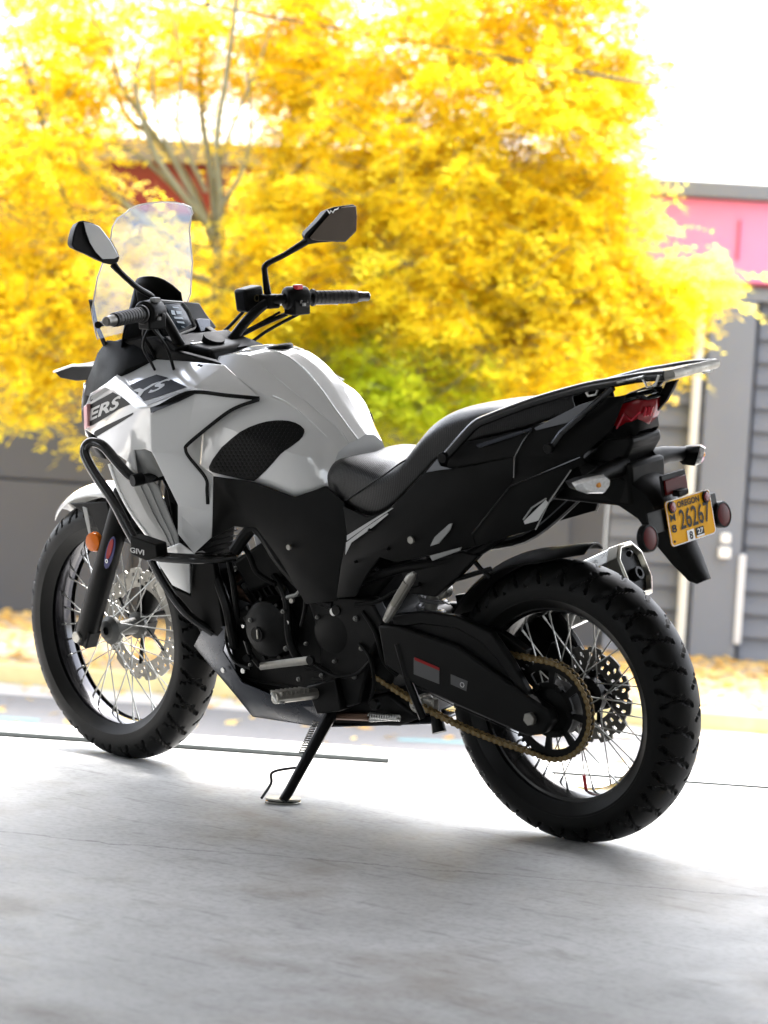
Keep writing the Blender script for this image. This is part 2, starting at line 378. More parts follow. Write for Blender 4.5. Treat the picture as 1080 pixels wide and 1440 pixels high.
mb = MB(); wbox(mb, -26, sM-6.5, nb-.10, nb+.05, zl-.10, zl+.03); part(mb.build('ledge', CONC, smooth=False))
k = 0; s_ = -25.5
while s_ < sM-.5:
    w_ = 1.62
    for (z0, z1) in ((ZS, ZS+.98), (ZS+1.0, ZS+1.72)):
        mb = MB(); wbox(mb, s_, min(s_+w_-.10, sM-.02), nb+.0, nb+.055, z0, z1); part(mb.build('wall_panel', GWD if k % 3 else mat('mid grey panel', (.062, .066, .077), .6, var=.1, scale=1.5), smooth=False, bevel=.004))
    s_ += w_; k += 1
# workshop on the right: lap siding doors between posts, red fascia coloured pink for overexposure
ws_ = bpy.data.objects.new('workshop', None); col.objects.link(ws_); ws_.location = W(4, nb+3, ZS)
tag(ws_, 'pale grey workshop with a red fascia coloured pink for overexposure and lap-sided doors at the right edge', 'building')
wh_now = ws_; bpy.context.view_layer.update()
zt2 = px2s(1010, 257, nb)[1]; zp1 = px2s(1010, 281, nb)[1]; zp0 = px2s(1060, 398, nb)[1]; zd = px2s(1075, 425, nb)[1]
sL0 = sM+.02; sP0 = px2s(978, 760, nb)[0]; sP1 = px2s(1043, 760, nb)[0]
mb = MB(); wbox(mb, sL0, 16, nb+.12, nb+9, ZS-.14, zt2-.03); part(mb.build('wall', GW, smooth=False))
mb = MB(); wbox(mb, sL0, 16.1, nb-.16, nb+9.2, zp1+.01, zt2); part(mb.build('roof', mat('eaves grey', (.13, .14, .16), .5), smooth=False, bevel=.006))
mb = MB(); wbox(mb, sL0, 16, nb-.06, nb+.11, zp0, zp1); part(mb.build('fascia', RED_HAZED, smooth=False))
mb = MB(); wbox(mb, px2s(1036, 340, nb)[0], px2s(1040, 340, nb)[0], nb-.075, nb-.061, zp0+.16, zp1-.14); part(mb.build('fascia_seam', mat('fascia seam red', (.5, .05, .10), .5), smooth=False))
mb = MB(); wbox(mb, sL0, 16, nb-.07, nb+.11, zp0-.03, zp0-.002); part(mb.build('fascia_trim', REDB, smooth=False))
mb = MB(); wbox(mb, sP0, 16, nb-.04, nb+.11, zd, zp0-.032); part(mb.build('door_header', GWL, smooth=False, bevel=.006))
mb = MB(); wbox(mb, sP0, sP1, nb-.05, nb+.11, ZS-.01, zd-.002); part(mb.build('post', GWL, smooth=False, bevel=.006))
mb = MB(); wbox(mb, sP0-.10, sP0-.035, nb-.08, nb-.01, ZS, zp0-.04); part(mb.build('downpipe', mat('cream downpipe', (.55, .54, .50), .5), smooth=False, bevel=.02))
mb = MB(); wbox(mb, px2s(1037, 840, nb)[0]-.01, px2s(1041, 840, nb)[0]+.02, nb-.075, nb-.052, ZS+.12, ZS+.78); part(mb.build('conduit', mat('galvanised conduit', (.55, .57, .6), .35, metal=.4), smooth=False, bevel=.008))
for (a0, b0, a1, b1) in ((1014, 749, 1026, 763), (1011, 768, 1026, 784)):
    mb = MB(); fbox(mb, a0, b0, a1, b1, nb, -.055, .10); part(mb.build('meter_box', WHT, smooth=False, bevel=.006))
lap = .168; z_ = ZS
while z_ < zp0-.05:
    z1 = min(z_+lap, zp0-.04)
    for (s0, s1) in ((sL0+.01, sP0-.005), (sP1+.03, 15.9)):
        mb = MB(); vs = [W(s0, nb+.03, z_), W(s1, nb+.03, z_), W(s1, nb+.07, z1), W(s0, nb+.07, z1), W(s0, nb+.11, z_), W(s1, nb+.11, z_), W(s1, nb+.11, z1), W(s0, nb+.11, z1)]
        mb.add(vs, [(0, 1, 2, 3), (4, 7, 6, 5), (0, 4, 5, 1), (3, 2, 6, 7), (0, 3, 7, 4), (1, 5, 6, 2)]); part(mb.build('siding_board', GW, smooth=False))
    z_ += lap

# ------------------------------------------------------------------ yellow tree
def tree():
    nt_ = nk+.9
    sB = px2s(312, 600, nt_)[0]
    root = bpy.data.objects.new('yellow_tree', None); col.objects.link(root); root.location = W(sB, nt_, ZS)
    tag(root, 'spreading autumn tree with bright yellow leaves in front of the buildings', 'tree')
    bpy.context.view_layer.update(); inv = root.matrix_world.inverted()
    def T(px, py, dn=0):
        s__, z__ = px2s(px, py, nt_+dn); return W(s__, nt_+dn, z__)
    limbs = MB()
    def limb(pts, r0, r1, sm=5):
        rs = [r0+(r1-r0)*i/(len(pts)-1) for i in range(len(pts))]; limbs.tube(pts, rs, 9, smooth=sm)
    base = W(sB, nt_, ZS-.02)
    limb([base, T(318, 620), T(310, 480), T(306, 390)], .055, .042)
    mains = [([T(306,390), T(303,310), T(295,230), T(285,170,.1), T(282,90,.2), T(300,-60,.2)], .045, .018), ([T(306,390), T(312,300,-.1), T(305,200,-.2), T(318,110,-.3), T(330,20,-.4), T(345,-120,-.4)], .042, .016),
             ([T(300,340), T(270,265,.2), T(225,200,.3), T(180,165,.4), T(140,90,.5), T(80,40,.6)], .05, .012), ([T(303,330), T(262,280,-.2), T(215,210,-.3), T(190,120,-.4), T(205,60,-.5)], .045, .012),
             ([T(304,380), T(230,330,-.3), T(120,240,-.4), T(70,200,-.4), T(45,120,-.4), T(20,40,-.4)], .05, .014), ([T(306,400), T(220,370,.4), T(110,320,.6), T(30,270,.7), T(-60,230,.8)], .045, .012),
             ([T(310,390), T(360,300,.3), T(400,200,.4), T(420,110,.5), T(400,20,.6)], .055, .015), ([T(308,400), T(400,330,.4), T(520,280,.6), T(640,230,.7), T(700,140,.8)], .055, .012),
             ([T(308,410), T(430,400,.2), T(560,420,.2), T(700,430,.1), T(840,440,0), T(950,430,0)], .05, .010), ([T(310,430), T(420,470,.2), T(530,500,.2), T(600,560,.1)], .04, .010),
             ([T(400,330,.4), T(520,220,.4), T(640,90,0), T(690,0,0)], .04, .012), ([T(312,420), T(200,440,-.5), T(90,470,-.8), T(20,520,-.9)], .04, .010), ([T(520,280,.6), T(660,330,.7), T(800,300,.6), T(880,250,.5)], .035, .009),
             ([T(360,300,.3), T(480,180,.8), T(620,60,1.2), T(760,20,1.2)], .04, .010)]
    for (a_, b__, c__, d__) in (((300,330), (240,215), (215,130), (225,20)), ((290,270), (250,180), (255,110), (240,10)), ((300,250), (330,170), (360,100), (385,30)), ((262,280), (190,215), (120,190), (60,150)), ((225,200), (170,120), (150,60), (110,0)), ((110,320), (80,250), (60,170), (62,100)), ((306,300), (345,230), (352,150), (340,60)), ((200,370), (120,350), (60,330), (10,300))):
        mains.append(([T(*a_, -.1), T(*b__, -.25), T(*c__, -.3), T(*d__, -.35)], .026, .008))
    for p_, r0, r1 in mains: limb(p_, r0*.68, r1*.8)
    rnd = random.Random(11)
    # leaf lobes: image-plane survey of where the crown is dense (px, py, depth, radius in m, weight)
    lobes = [(560,60,0,.95,9), (720,60,.3,.95,9), (650,200,-.2,.95,10), (765,180,.2,.76,7), (480,220,.4,.75,6), (560,330,-.3,.80,8), (720,330,.2,.82,9), (835,310,.2,.42,3.2), (865,120,.1,.36,2.4), (865,425,.0,.48,5), (950,415,.0,.24,1.2),
             (690,450,-.3,.70,7), (830,470,.1,.55,6), (560,470,.3,.65,6), (600,560,-.6,.38,2.6), (500,560,-.5,.36,2), (450,430,.5,.55,4), (430,90,.5,.5,3.6), (400,330,.9,.5,2.5), (340,20,.4,.6,3.6), (160,40,.4,.75,5), (30,60,0,.75,5), (60,190,-.5,.5,3.2),
             (110,240,.6,.34,.6), (30,330,-.2,.6,4.5), (140,400,-.5,.55,4), (40,460,-.7,.5,4), (200,360,.9,.42,.9), (80,520,-.8,.2,1.2), (40,575,-.9,.12,.6), (160,60,-.2,.4,.6), (235,105,.3,.36,.5), (290,150,.4,.3,.3), (740,540,-.5,.35,1.6), (360,440,.7,.5,2), (410,385,-.5,.42,3.6), (345,455,-.4,.3,1.6), (390,310,-.2,.28,1.0), (420,590,-.5,.3,1.0), (-80,200,0,.9,5), (-60,420,0,.7,4),
             (600,-120,0,1.2,8), (250,-120,0,1.2,7), (780,-60,0,.6,3.5)]
    cr = MB(); vs = []; fs = []; tw = MB(); cols = []
    for (px, py, dn, r_, wt) in lobes:
        c0_ = T(px, py, dn); r_ = max(.08, r_-.19); ns = int(wt*190)
        for k in range(ns):
            if k % 13 == 0:                                       # start a new leafy shoot somewhere in the lobe
                while True:
                    q = V((rnd.uniform(-1, 1), rnd.uniform(-1, 1), rnd.uniform(-1, 1)))
                    if q.length < 1: break
                q = q.normalized()*(q.length**.55); c = c0_+E1*(q.x*r_)+E2*(q.y*r_*1.05)+V((0, 0, q.z*r_*.92))
                sd_ = (E1*q.x+E2*q.y+V((0, 0, q.z*.6+.1+rnd.uniform(-.3, .3)))).normalized(); sl_ = rnd.uniform(.22, .42); shade0 = rnd.random()
                tw.tube([c-sd_*.12, c+sd_*sl_*.5, c+sd_*sl_], [.005, .004, .002], 4, cap=False)
            p = c+sd_*(sl_*rnd.random())+V((rnd.gauss(0, .05), rnd.gauss(0, .05), rnd.gauss(0, .035)))
            # one pinnate leaf: a drooping rachis with pairs of leaflets
            az = rnd.uniform(0, 2*math.pi); dr = V((math.cos(az), math.sin(az), rnd.uniform(-.75, .25))).normalized(); L_ = rnd.uniform(.13, .24)
            side = dr.cross(V((rnd.uniform(-.4, .4), rnd.uniform(-.4, .4), 1))).normalized(); nrm_ = side.cross(dr)
            shade = shade0*.75+rnd.random()*.25
            for j in range(5):
                t = (j+.6)/5.0; bpt = p+dr*(L_*t)+V((0, 0, -.05*t*t))
                for sg in (1, -1):
                    ln = rnd.uniform(.042, .075); wd = ln*.36; d2 = (side*sg*.85+dr*.5+nrm_*rnd.uniform(-.35, .35)).normalized(); w2 = d2.cross(nrm_).normalized()
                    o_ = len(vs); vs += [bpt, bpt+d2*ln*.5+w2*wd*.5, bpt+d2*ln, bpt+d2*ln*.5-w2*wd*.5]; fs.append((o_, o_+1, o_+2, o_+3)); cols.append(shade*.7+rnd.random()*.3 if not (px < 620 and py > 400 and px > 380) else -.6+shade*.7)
    m, n, l = nodemat('autumn leaf'); b = n['Principled BSDF']
    at = n.new('ShaderNodeAttribute'); at.attribute_name = 'tone'
    rp_ = n.new('ShaderNodeValToRGB'); e = rp_.color_ramp.elements
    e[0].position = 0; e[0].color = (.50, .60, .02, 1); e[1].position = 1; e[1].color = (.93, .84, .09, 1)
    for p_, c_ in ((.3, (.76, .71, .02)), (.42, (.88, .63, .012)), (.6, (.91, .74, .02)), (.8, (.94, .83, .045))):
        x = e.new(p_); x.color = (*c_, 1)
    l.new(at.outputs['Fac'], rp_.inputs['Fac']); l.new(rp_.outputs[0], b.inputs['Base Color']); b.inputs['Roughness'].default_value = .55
    tl_ = n.new('ShaderNodeBsdfTranslucent'); l.new(rp_.outputs[0], tl_.inputs[0]); ms_ = n.new('ShaderNodeMixShader'); ms_.inputs[0].default_value = .5
    l.new(b.outputs[0], ms_.inputs[1]); l.new(tl_.outputs[0], ms_.inputs[2]); l.new(ms_.outputs[0], n['Material Output'].inputs[0])
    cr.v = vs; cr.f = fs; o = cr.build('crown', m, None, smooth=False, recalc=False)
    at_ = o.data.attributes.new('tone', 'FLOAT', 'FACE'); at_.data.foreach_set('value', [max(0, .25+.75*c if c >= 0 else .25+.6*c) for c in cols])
    BARK = mat('greenish bark', (.20, .20, .13), .8, var=.35, scale=10, bump=.5, bscale=40)
    t1 = limbs.build('trunk', BARK, None, ang=60); t2 = tw.build('twigs', BARK, None, kind='stuff')
    for x in (o, t1, t2): x.parent = root; x.matrix_parent_inverse = inv
    return m
LEAFM = tree()
# fallen leaves on the verge and gutter
rnd = random.Random(3); mb = MB(); cols = []
for k in range(9000):
    s_ = rnd.uniform(-7, 8); n_ = nk+.12+abs(rnd.random()**.8)*(nb-nk-.15) if rnd.random() < .93 else nk-rnd.random()**2*2.2
    z_ = ZS-.004+rnd.random()*.025 if n_ > nk else ZS-.114
    a = rnd.uniform(0, 6.28); L_ = rnd.uniform(.03, .065); c = W(s_, n_, z_); u = V((math.cos(a), math.sin(a), rnd.uniform(-.3, .3)))*L_; v = V((-math.sin(a), math.cos(a), rnd.uniform(-.4, .4)))*L_*.6
    mb.add([c-u, c+v, c+u, c-v], [(0, 1, 2, 3)]); cols.append(rnd.uniform(.25, 1))
LITTER = LEAFM.copy(); LITTER.name = 'leaf litter'
for nd in LITTER.node_tree.nodes:
    if nd.type == 'VALTORGB':
        for el, c_ in zip(nd.color_ramp.elements, ((.30, .16, .05), (.55, .34, .10), (.62, .36, .10), (.70, .47, .14), (.75, .55, .20), (.78, .62, .28))): el.color = (*c_, 1)
o = mb.build('fallen_leaves', LITTER, smooth=False, recalc=False); tag(o, 'scattered yellow fallen leaves along the far kerb', 'leaves', kind='stuff')
at_ = o.data.attributes.new('tone', 'FLOAT', 'FACE'); at_.data.foreach_set('value', cols)
# overhead wires
def wire(pa, pb, nn, label):
    a = px2s(*pa, nn); b_ = px2s(*pb, nn); A_, B_ = W(a[0], nn, a[1]), W(b_[0], nn, b_[1]); d = B_-A_
    pts = [A_-d*6+d*13*(k/24)+V((0, 0, -.00*k)) for k in range(25)]
    mb = MB(); mb.tube(pts, .009, 6); tag(mb.build('overhead_wire', mat('cable black', (.03, .03, .03), .6)), label, 'wire')
wire((240, -2), (430, 32), nk+.2, 'dark overhead wire crossing the tree at top left')
wire((960, 93), (1078, 105), nb+9, 'thin pale overhead wire against the white sky at right')
# ================================================================== MOTORCYCLE
bike = bpy.data.objects.new('motorcycle', None); col.objects.link(bike)
bike.rotation_euler = (-LEAN, 0, 0)
tag(bike, 'white and black adventure motorcycle leaning on its side stand in the open doorway', 'motorcycle')
Y = V((0, 1, 0))

def catmull(pts, n):
    out = []
    for i in range(len(pts)-1):
        a, b, c, d = pts[max(i-1, 0)], pts[i], pts[i+1], pts[min(i+2, len(pts)-1)]
        for k in range(n):
            t = k/n; out.append(.5*((2*b)+(c-a)*t+(2*a-5*b+4*c-d)*t*t+(3*b-a-3*c+d)*t**3))
    out.append(pts[-1]); return out
def loft_sym(stations, nl=5, nc=4, relax=1, half=False):
    cols = len(stations[0]); L = [catmull([s[c] for s in stations], nl) for c in range(cols)]
    rows = []
    for i in range(len(L[0])):
        row = []
        for c in range(cols-1):
            for k in range(nc): row.append(L[c][i].lerp(L[c+1][i], k/nc))
        row.append(L[-1][i])
        full = [V((p.x, p.y, p.z)) for p in reversed(row)] + [V((p.x, -p.y, p.z)) for p in row[1:]]
        for _ in range(relax):
            full = [full[0]] + [(full[j-1]+full[j]*2+full[j+1])/4 for j in range(1, len(full)-1)] + [full[-1]]
        if half: full = full[:len(row)]
        rows.append(full)
    return rows

# ------------------------------------------------------------------ wheels
def tyre(c, Rr, W, h, rim_r, bead, N, depth, name, parent, st, chev=.9):
    pm = R(92); rows = []; nphi = 40; nth = N*16
    phis = [-pm+2*pm*i/nphi for i in range(nphi+1)]
    for k in range(nth):
        th = 2*math.pi*k/nth; u0 = k/16.0; row = []
        e = V((math.cos(th), 0, math.sin(th)))
        row += [c+e*(rim_r-.004)+Y*(-bead), c+e*(rim_r+.006)+Y*(-bead-.006), c+e*(rim_r+(Rr-h-rim_r)*.55)+Y*(-W/2*.985)]
        for ph in phis:
            q = abs(ph)/R(90); g = 0
            if q < .84:
                side = .5 if ph > 0 else 0
                u = (u0 + side + chev*q) % 1.0
                if u < .13 and q > .04: g = 1
                zig = .1*(abs(((u0*1) % 1)-.5)*4-1)
                u2 = (u0 + side + .45 - chev*.5*q) % 1.0
                if u2 < .09 and .25 < q < .78: g = 1
                if q > .78: g *= .7
            r_ = Rr - h + h*math.cos(ph) - depth*g
            y_ = W/2*math.sin(ph)*(1-.06*g*(q > .6))
            row.append(c+e*r_+Y*y_)
        row += [c+e*(rim_r+(Rr-h-rim_r)*.55)+Y*(W/2*.985), c+e*(rim_r+.006)+Y*(bead+.006), c+e*(rim_r-.004)+Y*bead]
        rows.append(row)
    b = MB(); b.grid(rows+[rows[0]]); o = b.build(name, RUB, parent, st=st, ang=28)
    return o
def ring(prof, c, name, m, parent, st, n=72):
    b = MB(); b.lathe(prof, c, (0, 1, 0), n); return b.build(name, m, parent, st=st, ang=40)
def spokes(c, n, hub_r, hub_y, rim_r, rim_y, cross, m, parent, st, r=.0017):
    for k in range(n):
        side = 1 if k % 2 else -1; j = k//2; d = 1 if j % 2 else -1
        ta = 2*math.pi*(k+.5)/n
        ha = ta + d*cross
        a = c+V((math.cos(ha)*hub_r, hub_y*side, math.sin(ha)*hub_r)); b_ = c+V((math.cos(ta)*rim_r, rim_y*side, math.sin(ta)*rim_r))
        t = (b_-a)
        mb = MB(); mb.tube([a, a+t*.9, a+t*.905, b_], [r, r, r*1.7, r*1.7], n=6)
        mb.build('spoke', m, parent, st=st)
def wavy_disc(c, y, r0, r1, name, m, parent, st, th=.005, petals=12):
    b = MB(); n = 144; rad = [0, .22, .4, .58, .76, 1]
    vs = []; idx = {}
    for k in range(n):
        a = 2*math.pi*k/n; rr = r1 + .0045*(1 if (k % (n//petals)) < (n//petals)*.62 else -1)
        for i, t in enumerate(rad): vs.append(c+V((math.cos(a)*(r0+(rr-r0)*t), y, math.sin(a)*(r0+(rr-r0)*t))))
    fs = []
    for k in range(n):
        for i in range(5):
            if i in (1, 3) and (k+i*2) % 6 in (0, 1): continue
            k2 = (k+1) % n; fs.append((k*6+i, k2*6+i, k2*6+i+1, k*6+i+1))
    b.add(vs, fs); o = b.build(name, m, parent, st=st, smooth=False, solid=th)
    return o

# rear
RC = V((0, 0, .318))
rw = MB(); rw.lathe([(.012, -.075), (.045, -.07), (.045, -.05), (.030, -.042), (.027, 0), (.034, .03), (.055, .036), (.055, .05), (.012, .052)], RC, (0, 1, 0), 36)
rear_wheel = rw.build('rear_wheel', CAST, bike)
tyre(RC, .337, .150, .062, .234, .054, 28, .0065, 'tyre', rear_wheel, False)
ring([(.232, -.056), (.242, -.054), (.239, -.047), (.224, -.043), (.214, -.02), (.212, 0), (.214, .02), (.224, .043), (.239, .047), (.242, .054), (.232, .056)], RC, 'rim', BLKG, rear_wheel, False)
spokes(RC, 36, .047, .046, .216, .010, .62, SPK, rear_wheel, False)
wavy_disc(RC, -.072, .062, .112, 'brake_disc', DISC, rear_wheel, False, petals=12)
for k in range(5):
    mb = MB(); a = 2*math.pi*k/5+.3; mb.tube([RC+V((math.cos(a)*.04, -.07, math.sin(a)*.04)), RC+V((math.cos(a+.35)*.068, -.072, math.sin(a+.35)*.068))], .007, n=6)
    mb.build('disc_carrier_arm', CAST, rear_wheel)
# rear sprocket with teeth and cut-outs
NT, PITCH_C = 46, .015875
SR = PITCH_C/(2*math.sin(math.pi/NT)); SY = .096
mb = MB(); n = NT*4; vs = []; fs = []
rr_ = [.052, .066, .094, .104]
for k in range(n):
    a = 2*math.pi*k/n; tip = SR+.0045 if k % 4 in (0, 1) else SR-.004
    for r_ in rr_+[tip]: vs.append(RC+V((math.cos(a)*r_, SY, math.sin(a)*r_)))
for k in range(n):
    for i in range(4):
        if i == 1 and (k % 23) > 5: continue
        k2 = (k+1) % n; fs.append((k*5+i, k2*5+i, k2*5+i+1, k*5+i+1))
mb.add(vs, fs); mb.build('sprocket', BLKM, rear_wheel, smooth=False, solid=.006)
mb = MB(); mb.lathe([(.012, .05), (.062, .05), (.066, .062), (.06, .084), (.03, .094), (.012, .096)], RC, (0, 1, 0), 30)
for k in range(6):
    a = 2*math.pi*k/6; mb.disc(RC+V((math.cos(a)*.06, .086, math.sin(a)*.06)), (0, 1, 0), .008, .018, 8)
mb.build('sprocket_carrier', CAST, rear_wheel)
for zz in range(1):
    mb = MB(); a = R(-97); e = V((math.cos(a), 0, math.sin(a))); mb.tube([RC+e*.214, RC+e*.178], [.004, .0045], 8); mb.build('valve', REDM, rear_wheel)

# front (steered)
FC = V((WB+.013, 0, .329))
fwm = MB(); fwm.lathe([(.011, -.06), (.034, -.056), (.036, -.045), (.022, -.036), (.02, 0), (.022, .03), (.037, .034), (.038, .046), (.026, .058), (.011, .06)], FC, (0, 1, 0), 32)
front_wheel = fwm.build('front_wheel', mat('hub grey', (.08, .08, .075), .45, metal=.6), bike, st=True)
tyre(FC, .348, .124, .056, .254, .038, 28, .007, 'tyre', front_wheel, True, chev=.8)
ring([(.253, -.036), (.263, -.034), (.261, -.029), (.252, -.026), (.247, -.013), (.246, 0), (.247, .013), (.252, .026), (.261, .029), (.263, .034), (.253, .036)], FC, 'rim', mat('rim dark anodised', (.05, .05, .055), .16, metal=.9), front_wheel, True)
spokes(FC, 36, .036, .04, .248, .008, .55, SPK, front_wheel, True)
wavy_disc(FC, -.062, .1, .146, 'brake_disc', DISC, front_wheel, True, petals=14)
for k in range(6):
    mb = MB(); a = 2*math.pi*k/6+.2; mb.tube([FC+V((math.cos(a)*.03, -.058, math.sin(a)*.03)), FC+V((math.cos(a+.4)*.106, -.064, math.sin(a+.4)*.106))], .006, n=6)
    mb.build('disc_carrier_arm', CAST, front_wheel, st=True)

# ------------------------------------------------------------------ fork (steered)
ux = AX
for sgn in (1, -1):
    ax0 = FC + V((0.0, sgn*.098, 0)) + V((.030, 0, 0)) - ux*.012
    mb = MB(); mb.tube([ax0-ux*.022, ax0+ux*.02, ax0+ux*.18, ax0+ux*.40, ax0+ux*.42], [.026, .031, .030, .030, .026], 18)
    mb.box(ax0+ux*.004, (.062, .04, .05), Matrix.Rotation(-RAKE, 3, 'Y'))
    leg = mb.build('fork_slider', BLKM, bike, st=True, bevel=.004)
    mb = MB(); mb.disc(ax0+V((.0, sgn*.024, 0)), (0, sgn, 0), .015, .012, 12); mb.build('axle_nut', ALU, leg, st=True)
    mb = MB(); mb.tube([ax0+ux*.42, ax0+ux*.76], .0205, 16); mb.build('fork_stanchion', STEEL, bike, st=True)
    mb = MB(); mb.lathe([(.021, 0), (.033, 0), (.034, .008), (.033, .03), (.024, .034), (.021, .034)], ax0+ux*.405, ux, 20); mb.build('fork_seal', BLK, leg, st=True)
    mb = MB(); mb.box(ax0+ux*.70, (.06, .07, .055), Matrix.Rotation(-RAKE, 3, 'Y')); mb.build('fork_clamp', CAST, bike, st=True, bevel=.006)
    # long plastic guard on the slider's leading face
mb = MB(); c0 = FC+V((.012, 0, 0))+ux*.68; mb.box(c0, (.06, .22, .05), Matrix.Rotation(-RAKE, 3, 'Y')); mb.box(c0+ux*.17, (.06, .22, .03), Matrix.Rotation(-RAKE, 3, 'Y'))
mb.build('triple_clamp', CAST, bike, st=True, bevel=.006)
mb = MB(); mb.tube([c0-ux*.03+V((-.04,0,0)), c0+ux*.19+V((-.04,0,0))], .028, 16); mb.build('steering_head', BLKM, bike, st=True)
# sticker on the left slider: upright oval with a red field
def oval(px, py, y, w, h, tilt, m, name, parent, off=0, n=24, st=True):
    c = P(px, py, y, st=st); d = V((math.cos(tilt), 0, math.sin(tilt))); u = V((-math.sin(tilt), 0, math.cos(tilt)))
    b = MB(); b.prism([c+d*(w/2*math.cos(2*math.pi*k/n))+u*(h/2*math.sin(2*math.pi*k/n))+Y*off for k in range(n)], (0, .002, 0)); return b.build(name, m, parent, st=st, bevel=0)
oval(155, 777, .130, .030, .095, R(24), BLUE, 'oval_sticker', bike)
oval(155, 772, .132, .017, .06, R(24), REDS, 'sticker_field', bike)
mb = MB(); c = P(150, 789, .1345, st=True); mb.lathe([(.003, 0), (.0055, 0), (.0055, .001), (.003, .001), (.003, 0)], c, (0, 1, 0), 16); mb.build('sticker_ring', WHT, bike, st=True)
# amber reflector beside the fender
c = P(132, 762, .118, st=True)
mb = MB(); mb.lathe([(1e-4, .008), (.017, .0075), (.024, .006), (.026, 0), (.026, -.008), (1e-4, -.008)], c, (-.1, 1, .05), 28); o = mb.build('fork_reflector', AMB, bike, st=True)
o.scale = (1, 1, 1)
mb = MB(); mb.box(c+V((-.012, -.012, .0)), (.03, .01, .02)); mb.build('reflector_bracket', BLK, bike, st=True)
# caliper on the right
mb = MB(); mb.box(FC+V((-.12, -.07, .085)), (.055, .05, .12), Matrix.Rotation(R(35), 3, 'Y')); mb.build('front_brake_caliper', ALU, bike, st=True, bevel=.01)
mb = MB(); mb.tube([FC+V((-.1, -.08, .14)), FC+V((-.03, -.1, .30)), FC+V((-.10, -.08, .5))], .005, 8, smooth=8); mb.build('brake_hose', BLK, bike, st=True)

# ------------------------------------------------------------------ front fender (steered)
rows = []; nA = 26; nW = 10
for i in range(nA+1):
    t = i/nA; a = R(50+92*t); row = []
    rr = .384 + .008*math.sin(math.pi*t); w = .070-.030*max(0, 1-t*4)**1.5 - .012*max(0, t-.7)/.3
    for j in range(nW+1):
        u = -1+2*j/nW; drop = .028*abs(u)**2.6 + .006*abs(u)
        row.append(FC+V((math.cos(a)*(rr-drop), u*w, math.sin(a)*(rr-drop))))
    rows.append(row)
mb = MB(); mb.grid(rows); fender = mb.build('front_fender', WHITE, bike, st=True, solid=.003, orient=(0, 0, 1), ang=60)
for sgn in (1, -1):                                              # side stays reaching down to the fork
    mb = MB(); q = []
    for (a, r_) in ((70, .35), (96, .35), (104, .28), (92, .25), (86, .30), (76, .325)):
        a = R(a); q.append(FC+V((math.cos(a)*r_, sgn*.068, math.sin(a)*r_)))
    mb.prism(q, (0, sgn*.008, 0)); mb.build('fender_stay', BLK, fender, st=True, bevel=.003)
mb = MB(); q = [P(x, y, .074, st=True) for x, y in ((117,712), (124,714), (128,735), (130,752), (126,752), (122,735))]
mb.prism(q, (0, .004, 0)); mb.build('fender_trim', SILV, fender, st=True, bevel=.002)
# ------------------------------------------------------------------ fuel tank
def S(*pts): return [P(*q) for q in pts]
tank_st = [
    S((352,492,0.0000), (335,494,0.0410), (308,501,0.0861), (292,530,0.1302), (285,600,0.1650), (280,668,0.1650)),
    S((385,486,0.0000), (371,491,0.0394), (347,499,0.0886), (325,530,0.1376), (312,600,0.1780), (308,671,0.1680)),
    S((415,491,0.0000), (400,499,0.0410), (383,526,0.0902), (366,552,0.1376), (345,612,0.1820), (350,677,0.1700)),
    S((441,501,0.0000), (427,518,0.0410), (414,551,0.0861), (401,568,0.1283), (378,625,0.1780), (382,686,0.1640)),
    S((467,522,0.0000), (450,545,0.0410), (440,572,0.0787), (428,586,0.1153), (412,638,0.1600), (413,698,0.1560)),
    S((481,541,0.0000), (469,572,0.0377), (459,588,0.0689), (446,602,0.1004), (438,645,0.1350), (438,691,0.1420)),
    S((501,581,0.0000), (488,598,0.0344), (476,602,0.0590), (462,618,0.0893), (454,655,0.1180), (455,684,0.1280)),
    S((516,612,0.0000), (503,618,0.0328), (490,624,0.0541), (476,636,0.0837), (465,662,0.1100), (462,684,0.1200)),
]
for s_ in tank_st: s_[0] = V((s_[1].x+.003, 0, s_[1].z+.007))
rows = loft_sym(tank_st, 6, 5, 0)
mb = MB(); mb.grid(rows); mb.f.append(tuple(range(len(mb.v)-len(rows[0]), len(mb.v)))); tank = mb.build('fuel_tank', WHITE, bike, ang=22, solid=.004, orient=(0, 0, 1))
for c_ in (1, 2):                                                # thin beads added along the tank-top creases as their highlight
    ln = catmull([st_[c_] for st_ in tank_st[1:]], 5)
    mb = MB(); mb.tube(ln, .0022, 8); mb.build('crease_highlight_bead', WHITE, tank)
mb = MB(); mb.tube([P(384,556,.146), P(400,563,.141), P(416,574,.134), P(440,595,.118), P(460,614,.1)], .0014, 6, smooth=4); mb.build('crease_highlight_bead', WHITE, tank)
# side skin of the tank running forward under the fairing
side = [[P(*q) for q in ((300,520,.128), (285,600,.160), (280,668,.162))], [P(*q) for q in ((268,540,.125), (262,605,.156), (258,668,.158))], [P(*q) for q in ((240,555,.12), (235,610,.15), (232,668,.15))]]
mb = MB(); mb.grid(side); mb.build('tank_side', WHITE, tank, orient=(0, 1, 0), solid=.004, mirror=True)
# filler cap
c = tank_st[1][0]; mb = MB(); mb.lathe([(1e-4, .008), (.03, .008), (.034, .005), (.036, -.01)], c+V((-.02, 0, -.008)), (.12, 0, 1), 28); mb.build('filler_cap', BLKM, bike)
